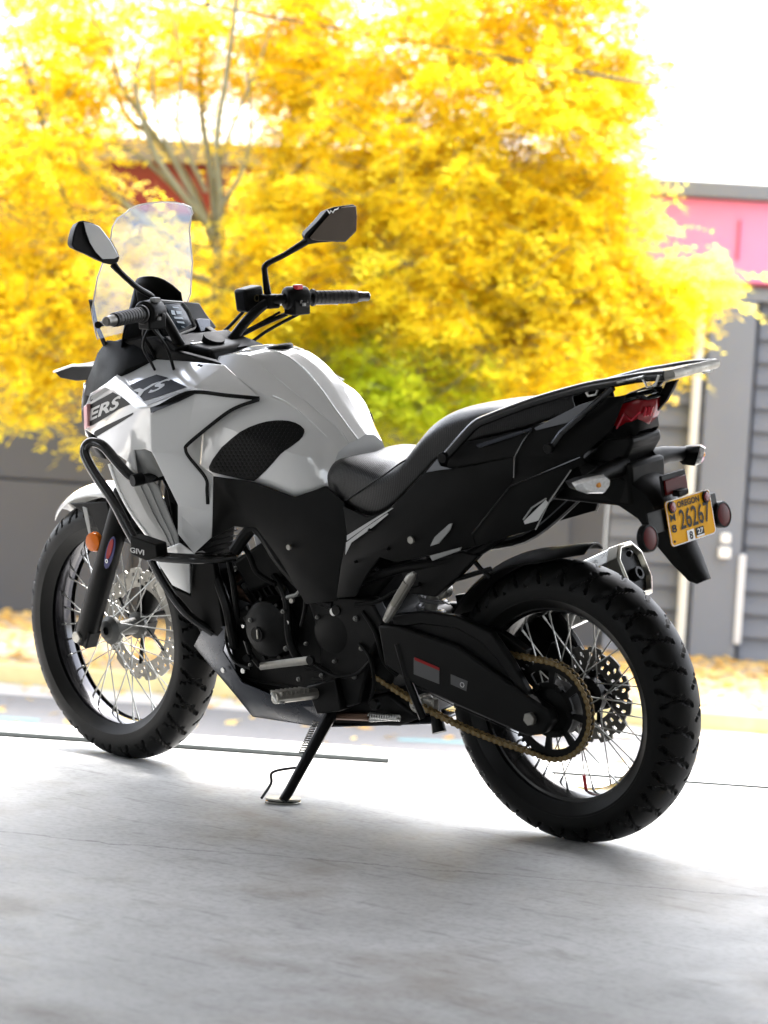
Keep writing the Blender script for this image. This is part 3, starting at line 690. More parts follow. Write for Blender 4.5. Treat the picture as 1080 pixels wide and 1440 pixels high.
# knee pads: raised hexagon-studded rubber, on the tank side
pad = [(130,720),(150,680),(200,612),(250,568),(300,530),(350,504),(400,485),(445,473),(490,467),(530,466),(565,469),(600,479),(628,494),(648,514),(650,530),(640,555),(620,577),(590,600),(555,625),(520,650),(480,696),(440,740),(400,778),(375,797),(345,794),(300,785),(225,768),(150,750),(133,738)]
pad = [(260+x/3.857, 470+y/3.857) for x, y in pad]
from mathutils.bvhtree import BVHTree
_bm = bmesh.new(); _bm.from_mesh(tank.data); tank_bvh = BVHTree.FromBMesh(_bm); _bm.free()
def on_tank(px, py, off=0):
    o, d = rayb(px, py); h = tank_bvh.ray_cast(o, d.normalized())
    if h[0] is None: return P(px, py, .17+off)
    n = h[1] if h[1].dot(d) < 0 else -h[1]
    return h[0] + n*off
def inside(q, poly):
    x, y = q; c = False; j = len(poly)-1
    for i in range(len(poly)):
        xi, yi = poly[i]; xj, yj = poly[j]
        if (yi > y) != (yj > y) and x < (xj-xi)*(y-yi)/(yj-yi)+xi: c = not c
        j = i
    return c
def drape(poly, off, name, m, parent, step=3.0, edge=.004, sag=0):
    """sheet laid on the tank with a rolled edge"""
    cx = sum(p[0] for p in poly)/len(poly); cy = sum(p[1] for p in poly)/len(poly); rings = []
    for k, (t, o_) in enumerate(((1.0, -.001), (.985, off*.75), (.95, off), (.8, off), (.6, off), (.4, off), (.2, off))):
        rings.append([on_tank(cx+(x-cx)*t, cy+(y-cy)*t, o_) for x, y in poly])
    b = MB(); b.grid(rings, close=True); o0 = len(b.v)-len(poly); b.f.append(tuple(range(o0, o0+len(poly))))
    return b.build(name, m, parent, orient=(0, 1, 0), ang=60)
kp = drape(pad, .004, 'knee_pad', mat('knee pad rubber', (.005, .005, .0046), .6, Specular_IOR_Level=.15, bump=.2, bscale=400), bike)
mb = MB()
ymin = min(p[1] for p in pad); ymax = max(p[1] for p in pad); j = 0; yy = ymin+4
inner = [(sum(p[0] for p in pad)/len(pad)+(x-sum(p[0] for p in pad)/len(pad))*.93, sum(p[1] for p in pad)/len(pad)+(y-sum(p[1] for p in pad)/len(pad))*.91) for x, y in pad]
while yy < ymax:
    xx = 290 + (3.0 if j % 2 else 0)
    while xx < 435:
        if inside((xx, yy), inner):
            vs = [on_tank(xx+2.4*math.cos(R(60*k+30)), yy+2.6*math.sin(R(60*k+30)), .004) for k in range(6)]
            vt = [on_tank(xx+1.7*math.cos(R(60*k+30)), yy+1.9*math.sin(R(60*k+30)), .0054) for k in range(6)]
            mb.add(vs+vt, [tuple(range(6, 12))]+[(k, (k+1) % 6, 6+(k+1) % 6, 6+k) for k in range(6)])
        xx += 6.0
    yy += 5.2; j += 1
mb.build('pad_studs', MATS['knee pad rubber'], kp, smooth=False)
def mirror_mesh(o, parent=None, name=None):
    me = o.data.copy(); n = o.copy(); n.data = me
    for v in me.vertices: v.co.y = -v.co.y
    me.flip_normals(); col.objects.link(n); n.parent = parent or o.parent; n.name = name or o.name.split('.')[0]; return n
kp2 = mirror_mesh(kp)

# ------------------------------------------------------------------ front side fairing: planar facets, left side surveyed and mirrored
pl1 = Plane((150,538,.172), (191,573,.243), (128,612,.150))          # forward facet with the first letters
pl2 = Plane((167,524,.145), (212,573,.246), (220,505,.108))          # upper facet with the last letters
pl3 = Plane((212,573,.246), (250,700,.246), (292,665,.205))          # large side facet
def poly(plane, pts, off=0): return [plane.pt(x, y, off) for x, y in pts]
W_ = {}
def pts3(*qs): return [P(*q) if len(q) == 3 else q for q in qs]
fairing = MB()
A = dict(a=(150,538,.172), b=(161,529,.168), c=(167,524,.145), d=(220,505,.108), e=(268,508,.112), f=(316,513,.125), g=(366,560,.160), h=(272,545,.205),
         i=(212,573,.246), j=(191,574,.243), k=(119,604,.142), l=(120,571,.140), m=(127,553,.150), n=(134,613,.152), o=(149,628,.170), p=(181,651,.215), q=(194,667,.228),
         r=(188,633,.236), s=(204,632,.250), t=(213,636,.252), u=(262,626,.212), v=(262,639,.212), w=(290,672,.208), x=(292,710,.210), y=(299,721,.212), z=(298,756,.182),
         aa=(273,779,.190), bb=(250,751,.240), cc=(250,710,.246), dd=(220,775,.205), ee=(228,762,.215), ff=(300,668,.196), gg=(321,579,.190), hh=(206,672,.205), ii=(230,690,.19),
         jj=(246,758,.2), kk=(275,551,.203))
K = {k: P(*v) for k, v in A.items()}
for k in 'lmkno': K[k] = pl1.pt(*A[k][:2])
for k in ('p',): K[k] = pl1.pt(*A[k][:2])
for k in ('h', 'kk'): K[k] = pl2.pt(*A[k][:2])
keys = list(K); ix = {k: i for i, k in enumerate(keys)}
F = ['abij', 'cdhi', 'b c i', 'mlk', 'a m k n', 'a n o j', 'o p r j', 'p q r', 'j r s t i', 'd e f h', 'h f g', 'i kk u v t', 'i h kk', 'kk h g', 'kk g gg u', 't v w cc', 'w x y cc', 'y z aa bb cc', 'w ff y x', 'v w ff', 'z y ff']
F = [f.split() if ' ' in f else list(f) for f in F]
fairing.add([K[k] for k in keys], [tuple(ix[c] for c in f) for f in F])
fL, fR = fairing.build('side_fairing', WHITE, bike, smooth=True, ang=12, solid=.005, bevel=.0022, orient=(0, 1, 0), mirror=True)
# tank-side edge of the fairing (light inner lip that follows the black line)
def strip(line, y, w, name, m, parent, off=.002):
    pass
panel_in = MB(); panel_in.add(pts3((194,667,.227), (188,633,.232), (204,632,.244), (214,640,.244), (233,668,.20), (208,676,.205)), [(0, 1, 2, 3, 4, 5)]); panel_in.build('fairing_liner', SILV, bike, solid=.004, orient=(0, 1, 0), mirror=True)
# inner duct behind the flap: light grey ribbed liner
duct = MB()
dl = [[(154,652,.17), (183,664,.20), (207,668,.20)], [(164,686,.165), (190,690,.19), (222,684,.19)], [(184,722,.165), (208,726,.19), (237,722,.19)], [(207,754,.175), (226,752,.195), (249,752,.20)], [(219,775,.19), (236,768,.2), (252,770,.21)]]
duct.grid([[P(*q) for q in r_] for r_ in dl])
duct.build('radiator_duct', SILV, bike, ang=15, solid=.004, bevel=.0015, orient=(0, 1, 0), mirror=True)
mb = MB()
for off in (.33, .66):
    ln = [P(*r_[1]).lerp(P(*r_[2]), off)+Y*.002 for r_ in dl]; mb.tube(ln, .0016, 6)
mb.build('duct_rib', SILV, bike, mirror=True)
mb = MB(); mb.tube([P(154,652,.172), P(168,690,.168), P(188,726,.168), P(219,768,.185)], .006, 8, smooth=4, flat=.6); mb.build('duct_lip', WHITE, bike, mirror=True)
mb = MB(); mb.add(pts3((220,776,.206), (252,764,.222), (274,780,.214), (250,782,.21)), [(0, 1, 2, 3)]); mb.build('fairing_foot', WHITE, bike, solid=.004, orient=(0, 1, 0), mirror=True, bevel=.0015)
# dark sheet put in as shade inside the flap opening
mb = MB(); mb.add(pts3((222,660,.17), (252,700,.17), (256,760,.17), (236,690,.185), (246,750,.19)), [(0, 1, 2, 4, 3)]); mb.build('duct_shadow_panel', BLK, bike, solid=.004, orient=(0, 1, 0), mirror=True)
# lower white piece under the crash bar
mb = MB(); mb.add(pts3((220,789,.185), (266,793,.175), (267,835,.16), (242,823,.17)), [(0, 1, 2, 3)]); mb.build('lower_cowl', WHITE, bike, solid=.005, orient=(0, 1, 0), mirror=True, bevel=.0015)
mb = MB(); mb.prism(pts3((208,791,.17), (221,792,.17), (243,826,.16), (268,838,.15), (270,790,.165), (300,790,.15), (312,870,.13), (318,905,.12), (285,880,.13), (260,850,.14)), (0, -.02, 0)); mb.build('lower_cowl_back', BLK, bike, bevel=.003, mirror=True)

# decals: graphite bands with the model lettering left in the panel colour
def decal(plane, loc, name, m, parent, off=.0012, org=(100, 490), sc=4.909):
    q = [plane.pt(org[0]+x/sc, org[1]+y/sc, off) for x, y in loc]
    b = MB(); b.add(q, [tuple(range(len(q)))]); return b.build(name, m, parent, smooth=False, orient=(0, 1, 0), solid=.0004)
decal(pl1, [(113,402),(200,352),(290,302),(322,318),(372,350),(412,386),(330,420),(250,470),(150,530),(118,540),(112,470)], 'decal_band', DECAL, fL)
decal(pl1, [(160,590),(165,572),(250,528),(432,442),(425,458),(330,520),(260,560),(175,612)], 'decal_band', DECAL, fL)
decal(pl1, [(125,350),(150,325),(240,268),(268,286),(200,318),(122,366)], 'decal_band', mat('faded graphite', (.16, .16, .15), .4), fL)
decal(pl1, [(128,378),(255,302),(262,308),(128,390)], 'decal_line', LGREY, fL)
decal(pl2, [(385,268),(470,225),(590,182),(660,200),(800,268),(700,302),(600,335),(495,368),(440,320)], 'decal_band', DECAL, fL)
decal(pl2, [(545,412),(700,352),(850,296),(866,312),(740,372),(552,448)], 'decal_band', DECAL, fL)
decal(pl2, [(505,372),(640,330),(790,282),(830,284),(700,328),(525,396)], 'decal_band', mat('pale graphite', (.30, .30, .29), .4), fL)
def q4(plane, pts, off=.002): return [plane.pt(100+x/4.909, 490+y/4.909, off) for x, y in pts]
textquad('decal_lettering', 'ERS', q4(pl1, [(122,508), (345,402), (352,318), (116,428)]), LGREY, fL, shear=.25, off=.03)
textquad('decal_lettering', 'YS', q4(pl2, [(440,352), (668,268), (706,200), (428,292)]), LGREY, fL, shear=.35, off=.03)
# black outline that parts the fairing from the tank
def ribbon(pts, wv, name, m, parent, w=.0045):
    q = [p for p in pts]; b = MB(); b.tube(q, w, 6, smooth=5, flat=.45); return b.build(name, m, parent)
ribbon([K['g']+Y*.003, P(320,556,.194), K['kk']+Y*.003, P(245,560,.228), P(214,578,.249)], 0, 'fairing_outline', BLK, fL, .0055)
ribbon([P(364,562,.180), P(340,570,.188), P(320,580,.194), P(290,603,.206), P(264,625,.217), P(261,632,.218), P(266,643,.216), P(289,672,.213), P(291,690,.214), P(292,709,.214)], 0, 'fairing_outline', BLK, fL, .005)

# ------------------------------------------------------------------ nose: black upper cowl, beak and headlight
mb = MB()
nose = [S((150,478,.10), (190,482,.105), (219,503,.107), (226,509,.108)), S((137,496,.10), (165,505,.13), (176,520,.155), (170,530,.158)), S((124,530,.085), (140,528,.12), (150,536,.160), (152,545,.165)), S((120,556,.08), (124,556,.11), (126,560,.140), (127,565,.142))]
mb.grid(nose); mb.build('upper_cowl', BLK, bike, ang=50, solid=.004, orient=(0, 1, 0), mirror=True, bevel=.002)
mb = MB()
cl = [V((1.40, 0, 1.10)), V((1.48, 0, 1.04)), V((1.525, 0, .96)), V((1.535, 0, .88)), V((1.50, 0, .80))]
ws = [.105, .105, .10, .10, .085]
mb.grid([[p+V((-.10*abs(u)**2, u*w, 0)) for u in [-1+2*k/8 for k in range(9)]] for p, w in zip(catmull(cl, 3), [.105, .105, .105, .105, .104, .103, .102, .1, .1, .1, .096, .09, .085])])
mb.build('nose_cowl', BLK, bike, solid=.004, orient=(1, 0, 0), ang=50)
mb = MB(); mb.grid([[p+V((.004-.10*abs(u*.8)**2, u*.075, 0)) for u in [-1+2*k/8 for k in range(9)]] for p in catmull([V((1.520, 0, .985)), V((1.535, 0, .92)), V((1.527, 0, .85))], 4)])
mb.build('headlight', mat('headlight lens', (.6, .6, .62), .05, metal=.6), bike, solid=.004, orient=(1, 0, 0))
tip, ba, bb_, bc = P(89,520,.0), P(106,513,.03), P(134,514,.07), P(138,533,.085)
mb = MB(); lo = [P(98,529,.0), P(110,535,.03), P(138,533,.085)]
right = lambda p: V((p.x, -p.y, p.z))
b1 = [tip+Y*.035, ba+Y*.012, bb_]; b2 = [lo[0]+Y*.035, lo[1]+Y*.01, lo[2]]
mb.add(b1+b2+[right(p) for p in b1]+[right(p) for p in b2], [(0, 1, 4, 3), (1, 2, 5, 4), (6, 9, 10, 7), (7, 10, 11, 8), (0, 6, 7, 1), (1, 7, 8, 2), (3, 4, 10, 9), (4, 5, 11, 10), (0, 3, 9, 6), (2, 8, 11, 5)])
mb.build('nose_beak', BLK, bike, bevel=.003)
mb = MB(); mb.tube([b1[0], b1[1], b1[2]], .0035, 6); mb.tube([right(b1[0]), b1[0]], .0035, 6); mb.build('beak_lit_edge', WHITE, bike)  # white tubes paint the lit top rim of the beak
# front indicator, flush in the fairing's leading edge
mb = MB(); mb.prism(pts3((117,572,.150), (122,568,.155), (123,600,.155), (118,604,.150)), (0, -.03, 0)); mb.build('front_indicator', mat('front indicator lens', (.75, .38, .38), .15, coat=.5), bike, bevel=.002, mirror=True)

# ------------------------------------------------------------------ windscreen
mb = MB(); rows = []
cx0 = [V((1.345, 0, 1.125)), V((1.328, 0, 1.20)), V((1.308, 0, 1.285)), V((1.285, 0, 1.37)), V((1.262, 0, 1.454))]
hw = [.17, .205, .192, .165, .165, .135]
cc = catmull(cx0, 5)
for i, p in enumerate(cc):
    t = i/(len(cc)-1)
    f_ = t*4; k = min(3, int(f_)); w0 = [.150, .182, .175, .146, .145][k]; w1 = [.182, .175, .146, .145, .142][k]; w = w0+(w1-w0)*(f_-k)
    if t > .9: w *= 1-.28*((t-.9)/.1)**2
    rows.append([p+V((-.022*abs(u)**2, u*w+.012, -.012*abs(u)**3*(t > .85))) for u in [-1+2*j/16 for j in range(17)]])
WIND_ROWS = rows
mb.grid(rows)
m = bpy.data.materials.new('clear windscreen'); m.use_nodes = True; n = m.node_tree.nodes; l = m.node_tree.links; n.remove(n['Principled BSDF'])
tr = n.new('ShaderNodeBsdfTransparent'); tr.inputs[0].default_value = (.84, .89, 1, 1); gl = n.new('ShaderNodeBsdfGlossy'); gl.inputs['Roughness'].default_value = .04
df = n.new('ShaderNodeBsdfTranslucent'); df.inputs[0].default_value = (.66, .78, 1, 1); mx = n.new('ShaderNodeMixShader'); mx2 = n.new('ShaderNodeMixShader'); fr = n.new('ShaderNodeFresnel'); fr.inputs[0].default_value = 1.3
tcw = n.new('ShaderNodeTexCoord'); nz = n.new('ShaderNodeTexNoise'); nz.inputs['Scale'].default_value = 14; l.new(tcw.outputs['Object'], nz.inputs['Vector'])
mrw = n.new('ShaderNodeMapRange'); mrw.inputs['To Min'].default_value = .07; mrw.inputs['To Max'].default_value = .26; l.new(nz.outputs['Fac'], mrw.inputs['Value'])  # bluish patches paint sky haze into the screen, besides scratches
l.new(mrw.outputs[0], mx2.inputs[0]); l.new(tr.outputs[0], mx2.inputs[1]); l.new(df.outputs[0], mx2.inputs[2])
l.new(fr.outputs[0], mx.inputs[0]); l.new(mx2.outputs[0], mx.inputs[1]); l.new(gl.outputs[0], mx.inputs[2]); l.new(mx.outputs[0], n['Material Output'].inputs[0])
wind = mb.build('windscreen', m, bike, ang=80, orient=(-1, 0, 0))
edge = [r_[0] for r_ in rows]+rows[-1][1:-1]+[r_[-1] for r_ in reversed(rows)]
mb = MB(); mb.tube(edge, .0020, 6); mb.build('windscreen_edge', mat('acrylic edge glow', (.8, .8, .82), .15, Transmission_Weight=.4), wind)  # pale tube paints the bright glow of the screen's edge
# smoked lower screen / bracket behind it
mb = MB(); mb.grid([[V((1.335-.03*t-.05*u*u, u*(.115-.055*max(0, t-.35)), 1.10+.165*t-.05*t*abs(u)**3)) for u in [-1+2*j/12 for j in range(13)]] for t in [k/8 for k in range(9)]])
mb.build('inner_screen', BLK, bike, solid=.004, ang=60, orient=(-1, 0, 0))
for sgn in (1, -1):
    mb = MB(); mb.tube([V((1.36, sgn*.10, 1.10)), V((1.37, sgn*.12, 1.16)), V((1.36, sgn*.14, 1.22))], .008, 8, flat=.5); mb.build('screen_bracket', BLK, bike)
# ------------------------------------------------------------------ seat
seat_st = [
    S((521,628,0), (494,632,.070), (470,648,.110), (459,668,.118), (463,690,.120)),
    S((530,627,0), (503,632,.080), (476,648,.128), (466,668,.134), (468,694,.132)),
    S((545,631,0), (516,636,.090), (490,654,.145), (482,676,.150), (486,706,.144)),
    S((566,636,0), (538,644,.100), (512,665,.155), (506,690,.158), (518,725,.150)),
    S((584,637,0), (556,650,.106), (534,672,.158), (530,692,.160), (545,716,.152)),
    S((600,617,0), (576,634,.106), (556,664,.156), (556,680,.156), (570,692,.150)),
    S((615,597,0), (592,611,.103), (577,640,.150), (579,655,.150), (595,665,.145)),
    S((635,580,0), (610,591,.100), (597,618,.142), (599,633,.142), (614,646,.138)),
    S((660,567,0), (636,576,.097), (622,600,.135), (626,615,.135), (640,632,.130)),
    S((700,561,0), (676,568,.092), (664,586,.125), (668,600,.125), (678,616,.120)),
    S((745,557,0), (724,564,.085), (713,578,.112), (716,592,.112), (722,606,.108)),
    S((800,544,0), (782,551,.072), (774,562,.094), (776,574,.094), (780,588,.090)),
    S((828,540,0), (812,546,.060), (804,556,.080), (806,566,.080), (810,578,.078)),
]
for i_, s_ in enumerate(seat_st):
    d_ = (.010, .008, .004)[i_] if i_ < 3 else 0
    s_[0].z -= .006+d_; s_[1].z -= .007+d_*.8
mb = MB(); mb.grid(loft_sym(seat_st, 5, 4, 2)); seat = mb.build('seat', VINYL, bike, ang=70, solid=.004, orient=(0, 0, 1))
# welt across the step between rider and pillion
mb = MB(); mb.tube([P(484,706,.146), P(512,686,.162), P(540,668,.164), P(562,652,.150), P(578,643,.120)], .0022, 6, smooth=5); mb.build('seat_seam', VINYL, seat, mirror=True)

# ------------------------------------------------------------------ side covers
def panel(name, pts, faces, m, thick=.005, bev=.002, parent=None, mirror=True, ang=12):
    b = MB(); b.add(pts3(*pts), faces); return b.build(name, m, parent or bike, ang=ang, solid=thick, bevel=bev, orient=(0, 1, 0), mirror=mirror)
# dark frame cover under the tank
panel('frame_cover', [(299,670,.178), (356,678,.182), (413,699,.168), (458,684,.150), (484,706,.155), (489,752,.160), (478,800,.160), (474,845,.158), (430,850,.15), (400,800,.16), (360,742,.165), (330,740,.165), (298,757,.18), (380,760,.17)],
      [(0, 1, 13, 10), (1, 2, 13), (2, 3, 4, 13), (4, 5, 6, 13), (6, 7, 8, 9, 13), (9, 10, 13), (0, 10, 11, 12)], BLK)
# main side cover sweeping from the arm by the footpeg up to the tail
panel('side_cover', [(482,712,.160), (518,728,.166), (547,717,.164), (596,666,.156), (616,655,.152), (626,660,.150), (664,655,.146), (724,642,.132), (723,673,.134), (716,684,.136), (664,751,.150), (669,768,.146), (606,781,.158), (558,791,.164), (534,784,.168), (517,806,.166), (500,839,.162), (473,841,.162), (479,795,.166), (488,753,.166), (576,745,.170)],
      [(0, 1, 20, 19), (1, 2, 20), (2, 3, 4, 20), (4, 5, 6, 20), (6, 7, 8, 9, 10, 20), (10, 11, 12, 20), (12, 13, 14, 20), (14, 15, 16, 17, 18, 20), (18, 19, 20)], BLK)
panel('tail_panel', [(626,660,.144), (640,625,.140), (700,612,.128), (749,601,.118), (845,560,.085), (880,556,.075), (860,605,.085), (820,640,.100), (822,652,.100), (804,660,.105), (771,703,.112), (753,744,.120), (691,762,.138), (669,769,.144), (664,751,.148), (716,684,.134), (723,673,.132), (724,642,.130)],
      [(0, 1, 2, 17), (2, 3, 17), (3, 4, 5, 6, 7, 17), (7, 8, 9, 15, 16, 17), (9, 10, 11, 12, 13, 14, 15)], BLK)
# hole in the tail fin: pale sheet paints the bright view through
mb = MB(); mb.prism(pts3((737,733,.124), (768,703,.119), (771,707,.119), (757,732,.124), (739,737,.125)), (0, .002, 0)); mb.build('tail_vent_sheet', LGREY, bike, mirror=True)
mb = MB(); mb.tube([P(736,731,.124), P(748,714,.122), P(768,701,.119)], .0022, 6); mb.build('vent_trim', SILV, bike, mirror=True)
mb = MB(); mb.tube([P(753,745,.121), P(772,706,.113), P(803,661,.107)], .0016, 6); mb.build('tail_edge', SILV, bike, mirror=True)
mb = MB(); mb.tube([P(816,643,.103), P(770,662,.122), P(717,684,.139), P(690,718,.146), P(664,751,.152)], .0018, 6); mb.build('panel_seam', BLKG, bike, mirror=True)
mb = MB(); mb.tube([P(749,602,.122), P(735,622,.128), P(724,643,.135), P(723,672,.137)], .0022, 6); mb.build('panel_seam', BLKG, bike, mirror=True)
# pale metallic highlights: upper trim strips of the tail
mb = MB(); mb.prism(pts3((670,625,.146), (748,601,.126), (746,606,.126), (674,630,.146)), (0, .003, 0)); mb.build('tail_trim', SKID, bike, bevel=.001, mirror=True)
mb = MB(); mb.prism(pts3((752,602,.122), (814,570,.100), (844,560,.090), (808,592,.102), (755,605,.121)), (0, .003, 0)); mb.build('tail_trim', mat('tail silver', (.16, .165, .175), .3, metal=.5), bike, bevel=.001, mirror=True)
mb = MB(); mb.prism(pts3((600,664,.162), (616,645,.155), (620,655,.155), (636,659,.152), (618,661,.156)), (0, .003, 0)); mb.build('seat_side_trim', MATS['tail silver'], bike, bevel=.001, mirror=True)
# pin stripes, badge and bolt
for q in ([(487.8,753), (520,733), (551,714.4), (553,714.6), (524.4,734), (487.8,760)], [(486.7,763), (513,743), (544,722), (546,723), (522,743), (494,763), (485.6,780)]):
    mb = MB(); pl = Plane((487,755,.1735), (552,714,.1735), (500,770,.1745)); b_ = [pl.pt(x, y) for x, y in q]; mb.prism(b_, (0, -.001, 0)); mb.build('pin_stripe', LGREY, bike, smooth=False)
mb = MB(); mb.prism(pts3((605.5,768,.170), (612,755,.170), (632,737,.164), (637,735.5,.164), (634,745,.165), (618,764,.169)), (0, .003, 0)); mb.build('vent_badge', SILV, bike, bevel=.001)
mb = MB(); mb.disc(P(579,759,.170), (0, 1, 0), .009, .006, 14); mb.build('panel_bolt', ALU, bike)
mb = MB(); mb.prism(pts3((606,781,.158), (650,769,.150), (648,774,.150), (610,788,.156)), (0, .006, 0)); mb.build('cover_edge', SILV, bike, bevel=.001)
# seat-side loop of the frame visible under the cover
mb = MB(); mb.tube([P(470,830,.12), P(560,800,.12), P(660,780,.11), P(740,725,.09), P(790,680,.07)], .013, 10, smooth=5); mb.build('subframe', BLKM, bike, mirror=True)
mb = MB(); mb.box((.02, 0, .86), (.5, .14, .10)); mb.build('tail_tray', BLK, bike, bevel=.01)

# ------------------------------------------------------------------ grab rail and luggage rack
for sgn in (1, -1):
    f_ = (lambda p: p) if sgn > 0 else right
    mb = MB(); mb.tube([f_(P(*q)) for q in ((624,644,.158), (632,636,.158), (652,614,.155), (668,598,.15), (686,589,.146), (751,565,.132), (818,546,.118), (860,538,.106), (900,531,.098), (935,528,.092))], .0115, 12, smooth=5)
    rail = mb.build('grab_rail', TUBE, bike)
    mb = MB(); mb.disc(f_(P(625,643,.166)), (0, sgn, 0), .013, .01, 12); mb.build('rail_bolt', BLKM, rail)
    mb = MB(); mb.tube([f_(P(*q)) for q in ((775,630,.125), (790,609,.122), (845,561,.112), (862,545,.108))], .008, 10); st_ = mb.build('rack_strut', TUBE, bike)
    mb = MB(); mb.disc(f_(P(774,630,.128)), (0, sgn, 0), .012, .012, 12); mb.build('strut_bolt', BLKM, st_)
mb = MB(); mb.prism([P(*q) for q in ((936,538,-.02), (952,534,-.02), (937,563,-.02), (921,581,-.02), (908,577,-.02), (925,558,-.02))], (0, -.012, 0)); mb.build('rack_support', BLK, bike, bevel=.002)
rp = [P(822,542,.105), P(862,534,.100), P(900,528,.094), P(932,523,.088), P(938,522,.08)]
mb = MB()
rackpts = rp+[right(p) for p in reversed(rp)]
mb.prism(rackpts, (0, 0, -.010)); rack = mb.build('luggage_rack', TUBE, bike, bevel=.003)
mb = MB(); e0, e1 = P(925,530,.092), P(944,527,.088)
mb.tube([e0, e1, right(e1), right(e0)], .0115, 12); mb.build('rack_end_tube', ALU, rack)
for (xa, ya) in ((833, 547), (916, 534)):
    mb = MB(); c = P(xa, ya, .112)
    ex = (P(xa+10, ya-2, .112)-c).normalized(); ez = V((0, 0, 1))
    mb.tube([c-ex*.022+ez*.004, c-ex*.012-ez*.014, c+ex*.010-ez*.014, c+ex*.02+ez*.006], .0028, 6); mb.build('bungee_hook', STEEL, rack, mirror=True)
mb = MB(); d0, d1 = P(868,538,.116), P(905,530,.116)
mb.tube([d0, d1], .003, 6); mb.build('rack_highlight_bar', STEEL, rack)  # added bar, draws the bright highlight along the rack edge

# ------------------------------------------------------------------ tail lamp
tl_out = [(856,604,.07), (860,590,.07), (871,569,.06), (899,561,.04)]
mb = MB()
Lf = pts3((857,606,.062), (859,590,.064), (871,570,.058), (896,562,.046))        # left flank of the lens
Lr = pts3((892,601,.036), (897,588,.040), (902,570,.040), (904,563,.036))        # left rear corner
Rr = [right(p)+V((-.004, 0, 0)) for p in Lr]; Rf = [right(p) for p in Lf]
mid = [(a+b)/2+V((-.012, 0, 0)) for a, b in zip(Lr, Rr)]
mb.grid([Lf, Lr, mid, Rr, Rf]); mb.build('tail_lamp', RED, bike, ang=40, solid=.004, orient=(-1, 0, 0), bevel=.002)
# pale internal reflector bars of the lamp
mb = MB()
for k in range(3):
    t = .25+.2*k; a = Lr[1].lerp(mid[1], t)+V((-.0055, 0, 0)); b_ = Lr[2].lerp(mid[2], t)+V((-.0055, 0, 0)); mb.tube([a.lerp(b_, .1), a.lerp(b_, .8)], .0028, 6)
mb.build('lamp_prism', mat('lamp prism', (.55, .03, .05), .2), bike)
a_ = [p.lerp(q, .5)+V((-.003, .004, 0)) for p, q in zip(Lf, Lr)]
mb = MB(); mb.tube([Lf[0].lerp(Lr[0], .3)+V((-.003, .005, .004)), a_[1]+V((0, 0, .012)), a_[1].lerp(Lr[1], .5)+V((0, 0, -.004)), Lr[1].lerp(Lr[2], .5)+V((-.004, .004, 0))], .0022, 6); mb.build('lamp_prism', MATS['lamp prism'], bike)
hs_ = [P(850,578,.07), P(868,563,.062), P(903,554,.045), P(912,560,.04)]
hb = [P(853,618,.072), P(870,616,.066), P(892,613,.045), P(900,606,.038)]
mb = MB(); mb.grid([hs_+[right(p) for p in reversed(hs_)], [p+V((.03, 0, .0)) for p in hs_]+[right(p)+V((.03, 0, 0)) for p in reversed(hs_)]]); mb.build('lamp_hood', BLKG, bike, solid=.004, ang=40)
mb = MB(); mb.grid([[p+V((.012, -.003, 0)) for p in Lf]+[right(p)+V((.012, .003, 0)) for p in reversed(Lf)], hb+[right(p) for p in reversed(hb)]]); mb.build('lamp_surround', BLK, bike, solid=.004, ang=40)
mb = MB(); mb.box(P(878, 596, 0)+V((.06, 0, -.0)), (.12, .10, .07)); mb.build('lamp_body', BLK, bike, bevel=.01)

# ------------------------------------------------------------------ rear mudguard / plate holder
mg = [[(818,650,.085), (845,640,.02)], [(823,667,.085), (872,625,.03)], [(848,694,.07), (898,628,.045)], [(875,712,.06), (925,640,.05)], [(899,729,.052), (945,668,.052)], [(926,769,.050), (962,700,.052)], [(946,794,.048), (985,765,.048)], [(966,818,.040), (1004,808,.035)]]
rowsL = []
mb = MB(); rows = []
cen = [V((-.10, 0, .905)), V((-.155, 0, .885)), V((-.205, 0, .865)), V((-.245, 0, .835)), V((-.275, 0, .79)), V((-.305, 0, .735)), V((-.335, 0, .68)), V((-.36, 0, .635))]
hwid = [.10, .10, .085, .068, .058, .054, .05, .034]
for i, (c, w) in enumerate(zip(cen, hwid)):
    lo = P(*mg[i][0])
    c = V((c.x, 0, c.z))
    lo = V((lo.x, w, lo.z))
    rows.append([lo, V((c.x-.012, w*.82, c.z+.006)), V((c.x-.022, w*.4, c.z+.012)), V((c.x-.024, 0, c.z+.013))])
rows = [r_+[right(p) for p in reversed(r_[:-1])] for r_ in rows]
mb.grid(rows); MUD = rows; mb.build('rear_mudguard', BLK, bike, ang=40, solid=.005, orient=(-1, 0, 0), bevel=.0015)
mb = MB(); q = [P(x, y, .085) for x, y in ((800,656),(846,617),(878,616),(880,630),(868,652),(846,688),(824,668))]; q = [V((p.x, .06, p.z)) for p in q]; mb.prism(q, (0, -.12, 0)); mb.build('tail_underside', BLK, bike, bevel=.008)
